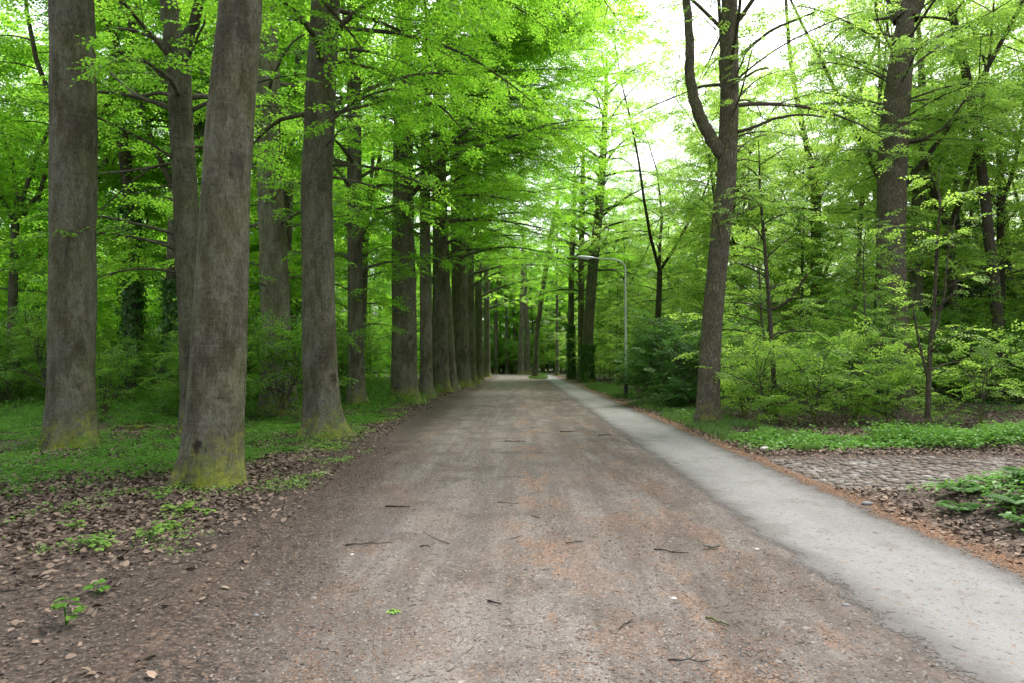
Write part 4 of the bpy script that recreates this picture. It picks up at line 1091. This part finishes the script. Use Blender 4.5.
M['pale_twig'] = mat_plain("peeled_twig", (.30, .25, .19), .8)
stick(706, 617, .17, -55, .008, "short mossy green twig lying alone right of the track's middle", mat='mossy_twig', bend=.05, fork=False)
stick(654, 549, .30, -8, .006, "long thin dark twig left of the black bark fragment")
stick(668, 660, .22, -8, .005, "thin straight twig nearest the camera right of the middle", bend=.05)
stick(540, 520, .16, 150, .005, "small dark twig lying on the pale middle of the track")
stick(385, 508, .28, 8, .009, "knobbly dark twig near the track's left edge beside the litter")
stick(498, 503, .26, -30, .005, "slanting thin twig on the track's left wheel line")
stick(345, 547, .40, 15, .006, "long wispy twig where the litter meets the pale dirt", bend=.08)
stick(488, 603, .12, -45, .008, "short stubby twig below the slanting thin one", fork=False)
stick(566, 545, .16, 20, .005, "little forked twig at the middle of the track")
stick(620, 630, .18, 60, .005, "slender twig pointing up the track among orange scurf", bend=.06)
stick(420, 546, .10, 20, .007, "dark stubby twig a step right of the wispy one", fork=False)
stick(560, 432, .35, -10, .012, "dark twig far up the middle of the track")
stick(598, 436, .30, 10, .010, "dark twig at the right wheel line far up the track")
stick(505, 442, .45, -25, .010, "longer twig across the left wheel line far up the track")
# black bark fragment with a pale scrap
x, y = gxy(712, 549); z = float(height(x, y)); V = []; Fc = []; gg = np.random.default_rng(3); nx_, ny_ = 9, 5
for i in range(nx_):
    for j in range(ny_):
        u = i/(nx_-1); v = j/(ny_-1); a = (v-.5)*2.2; w = .022*(1-.5*abs(2*u-1)**2)+gg.normal(0, .003)
        V.append(((u-.5)*.14, math.sin(a)*w, math.cos(a)*w*.9+.012+.02*(u-.5)**2*4+gg.normal(0, .002)))
        if i and j: b = i*ny_+j; Fc.append((b-ny_-1, b-1, b, b-ny_))
me = quads_mesh("bark_fragment", V, Fc, True); o = put("bark_fragment", me, M['darkpaint'], None, (x, y, z)); o.rotation_euler = (0, 0, R(-8))
so = o.modifiers.new("thick", 'SOLIDIFY'); so.thickness = .006
tag(o, "curled black bark fragment lying on the track near the right wheel line", "bark")
# pale stones
def stone(px, py, s, label, col='pale_twig'):
    x, y = gxy(px, py); k = 10; V = []; gg = np.random.default_rng(int(px)); rings = 6
    for i in range(rings+1):
        ph = math.pi*i/rings
        for q in range(k):
            a = q*2*math.pi/k; r_ = s*(1+gg.normal(0, .08)); V.append((math.sin(ph)*math.cos(a)*r_*1.3, math.sin(ph)*math.sin(a)*r_, math.cos(ph)*s*.55))
    Fc = [(i*k+q, i*k+(q+1) % k, (i+1)*k+(q+1) % k, (i+1)*k+q) for i in range(rings) for q in range(k)]
    o = put("stone", quads_mesh("stone", V, Fc, True), M[col], None, (x, y, float(height(x, y))+s*.2)); tag(o, label, "stone", "loose stones on the ground")
M['stone_pale'] = mat_plain("pale_pebble", (.55, .53, .49), .8); M['stone_grey'] = mat_plain("grey_pebble", (.16, .16, .165), .8)
stone(757, 551, .016, "whitish pebble right of the black bark fragment", 'stone_pale')
stone(674, 597, .017, "pale chip left above the mossy green twig", 'stone_pale')
stone(867, 505, .05, "grey stone at the corner of path and cobbles", 'stone_grey')
stone(765, 451, .07, "pale rounded stone at the tip of the cobbled corner", 'stone_pale')
stone(352, 555, .014, "small white pebble in the dark soil at left", 'stone_pale')
stone(256, 620, .016, "dark pebble on the near left soil rim", 'stone_grey')
stone(846, 607, .022, "grey pebble beside the near edge of the asphalt", 'stone_grey')

# fallen logs in the left undergrowth
def log(px, py, px2, py2, Y, r, label):
    a = at(px, py, Y); b = at(px2, py2, Y+.6); n = 7; gg = np.random.default_rng(int(px)); G = Geo()
    pts = [a+(b-a)*i/n+gg.normal(0, .02, 3) for i in range(n+1)]
    for p in pts: p[2] = float(height(p[0], p[1]))+r*.7
    base = pts[0].copy(); G.tube(np.array(pts)-base, r*gg.uniform(.75, 1.1, n+1)*np.linspace(1, .6, n+1), 12, cap=True)
    o = put("fallen_log", G.mesh("fallen_log"), M['oak_dark'], None, base); tag(o, label, "log", "fallen wood in the left undergrowth")
log(111, 441, 150, 431, 14.6, .07, "fallen grey log lying in bare litter behind the green ground cover")
log(118, 437, 142, 436, 15.6, .05, "thinner fallen branch just behind the grey log")

# single seedlings in the litter
def seedling(px, py, s, n, label, mat='ground_leaf_lime', name="seedling", L=.055, hh=.08, grp="seedlings in the litter"):
    x, y = gxy(px, py); gg = np.random.default_rng(int(px+py)); G = Geo()
    rt = tag(empty(name, (x, y, float(height(x, y)))), label, "small plant", grp)
    P = []; D = []; N = []
    for i in range(n):
        a = i*2.4+gg.normal(0, .4); r_ = s*gg.uniform(.15, 1); h_ = hh*gg.uniform(.5, 1.2); e = np.array([math.cos(a)*r_, math.sin(a)*r_, h_])
        G.tube([(0, 0, -.01), e*.5+[0, 0, h_*.25], e], [.0025, .002, .0015], 4)
        for q in range(3):
            b = a+(q-1)*.9; P.append(e); D.append([math.cos(b), math.sin(b), -.15]); N.append([gg.normal(0, .2), gg.normal(0, .2), 1])
    put("stem", G.mesh("stem"), M[mat], rt)
    P, D, N = map(np.array, (P, D, N)); put("leaves", leaf_mesh("leaves", leaf_verts(P, D, N, gg.uniform(.7, 1.2, len(P))*L, 0, .7)), M[mat], rt)
seedling(88, 553, .13, 15, "lime seedling clump alone in the litter at the far left")
seedling(104, 558, .08, 8, "smaller lime seedling right of the far left clump")
seedling(166, 537, .12, 14, "lime seedling patch lowest below the mossy beech")
seedling(150, 545, .09, 9, "little lime sprout left of the lowest seedling patch")
seedling(178, 517, .15, 22, "widest lime seedling patch below the mossy beech foot")
seedling(160, 505, .14, 16, "lime seedling patch between the widest one and the beech")
seedling(188, 492, .13, 14, "lime seedlings touching the mossy foot of the biggest beech")
seedling(205, 522, .07, 7, "tiny lime sprout right of the widest seedling patch")
seedling(66, 632, .07, 12, "bluish green nettle like plant at the left edge near the camera", 'leaf_shrub', L=.06, hh=.13)
seedling(96, 604, .05, 6, "faint small green sprout near the nettle like plant", 'ground_leaf')
seedling(393, 611, .03, 5, "tiny green sprout alone on the pale dirt", 'ground_leaf_lime', L=.03, hh=.02)
seedling(72, 535, .10, 9, "lime sprout at the left edge above the far left clump")

# ferns and herbs on the dark corner mound
def fern(x, y, n, L, seed, label):
    gg = np.random.default_rng(seed); rt = tag(empty("fern", (x, y, float(height(x, y)))), label, "fern", "ferns on the corner mound")
    for i in range(n):
        a = i*2.4+gg.normal(0, .3); l = L*gg.uniform(.7, 1.1); m = 21; P = []; D = []; N = []; S = []
        pts = []
        for q in range(m):
            u = q/(m-1); rr_ = l*(u*.85); pts.append(np.array([math.cos(a)*rr_, math.sin(a)*rr_, l*(.75*u-.72*u*u)+.01]))
        for q in range(2, m):
            u = q/(m-1); w = l*.26*math.sin(min(1, u*1.15+.12)*math.pi)**.8+.01
            for s_ in (-1, 1):
                P.append(pts[q]); D.append([math.cos(a+s_*1.25), math.sin(a+s_*1.25), -.12]); N.append([gg.normal(0, .12), gg.normal(0, .12), 1]); S.append(w)
        V = leaf_verts(np.array(P), np.array(D), np.array(N), np.array(S), 0, .26)
        put("frond", leaf_mesh("frond", V, np.clip(gg.random()*.5+gg.random(len(P))*.5, 0, 1)), M['leaf_dark'], rt)
fern(4.42, 7.05, 9, .34, 1, "fern nearest the asphalt on the dark corner mound")
fern(4.75, 7.5, 10, .45, 2, "larger fern behind the nearest one on the corner mound")
fern(4.85, 6.75, 10, .5, 3, "broad fern at the right on the dark corner mound")
fern(4.6, 6.3, 8, .36, 4, "low fern closest to the camera on the corner mound")
fern(5.4, 7.3, 9, .5, 5, "farthest right fern of the corner mound")
x, y = scatter(2600, 4.3, 8, 5, 8.4, lambda x, y: .8*mound(x, y)*sstep(.45, .6, fbm(x*2, y*2, 91)+.06), g)
plants("ground_cover", x, y, 8, .06, .16, .06, 1, M['ground_leaf'], g)

# ================================================================== LIGHT
w = bpy.data.worlds.new("World"); sc.world = w; w.use_nodes = True
nt = w.node_tree; bg = nt.nodes["Background"]
sky = nt.nodes.new("ShaderNodeTexSky"); sky.sky_type = 'NISHITA'; sky.sun_disc = False
EL, AZ = R(58), R(40)
sky.sun_elevation = EL; sky.sun_rotation = AZ; sky.air_density = 1.2; sky.dust_density = 4; sky.ozone_density = .6
hs = nt.nodes.new("ShaderNodeHueSaturation"); hs.inputs["Saturation"].default_value = .28
nt.links.new(sky.outputs[0], hs.inputs["Color"]); nt.links.new(hs.outputs[0], bg.inputs[0]); bg.inputs[1].default_value = .15
sd = bpy.data.lights.new("sun", 'SUN'); so = bpy.data.objects.new("sun", sd); COL.objects.link(so)
sd.energy = 1.5; sd.angle = R(14); sd.color = (1, .97, .92)
so.rotation_euler = (math.pi/2-EL, 0, math.pi-AZ)   # light comes from azimuth AZ (clockwise from +Y)
vs = sc.view_settings; vs.view_transform = 'Standard'; vs.look = 'None'; vs.gamma = 1; vs.use_curve_mapping = False
vs.exposure = 1.6
cy = sc.cycles
cy.max_bounces = 14; cy.diffuse_bounces = 8; cy.transmission_bounces = 8; cy.glossy_bounces = 2; cy.transparent_max_bounces = 4
cy.use_denoising = True; cy.denoiser = 'OPENIMAGEDENOISE'; cy.sample_clamp_indirect = 8
cy.use_adaptive_sampling = True; cy.adaptive_threshold = .02
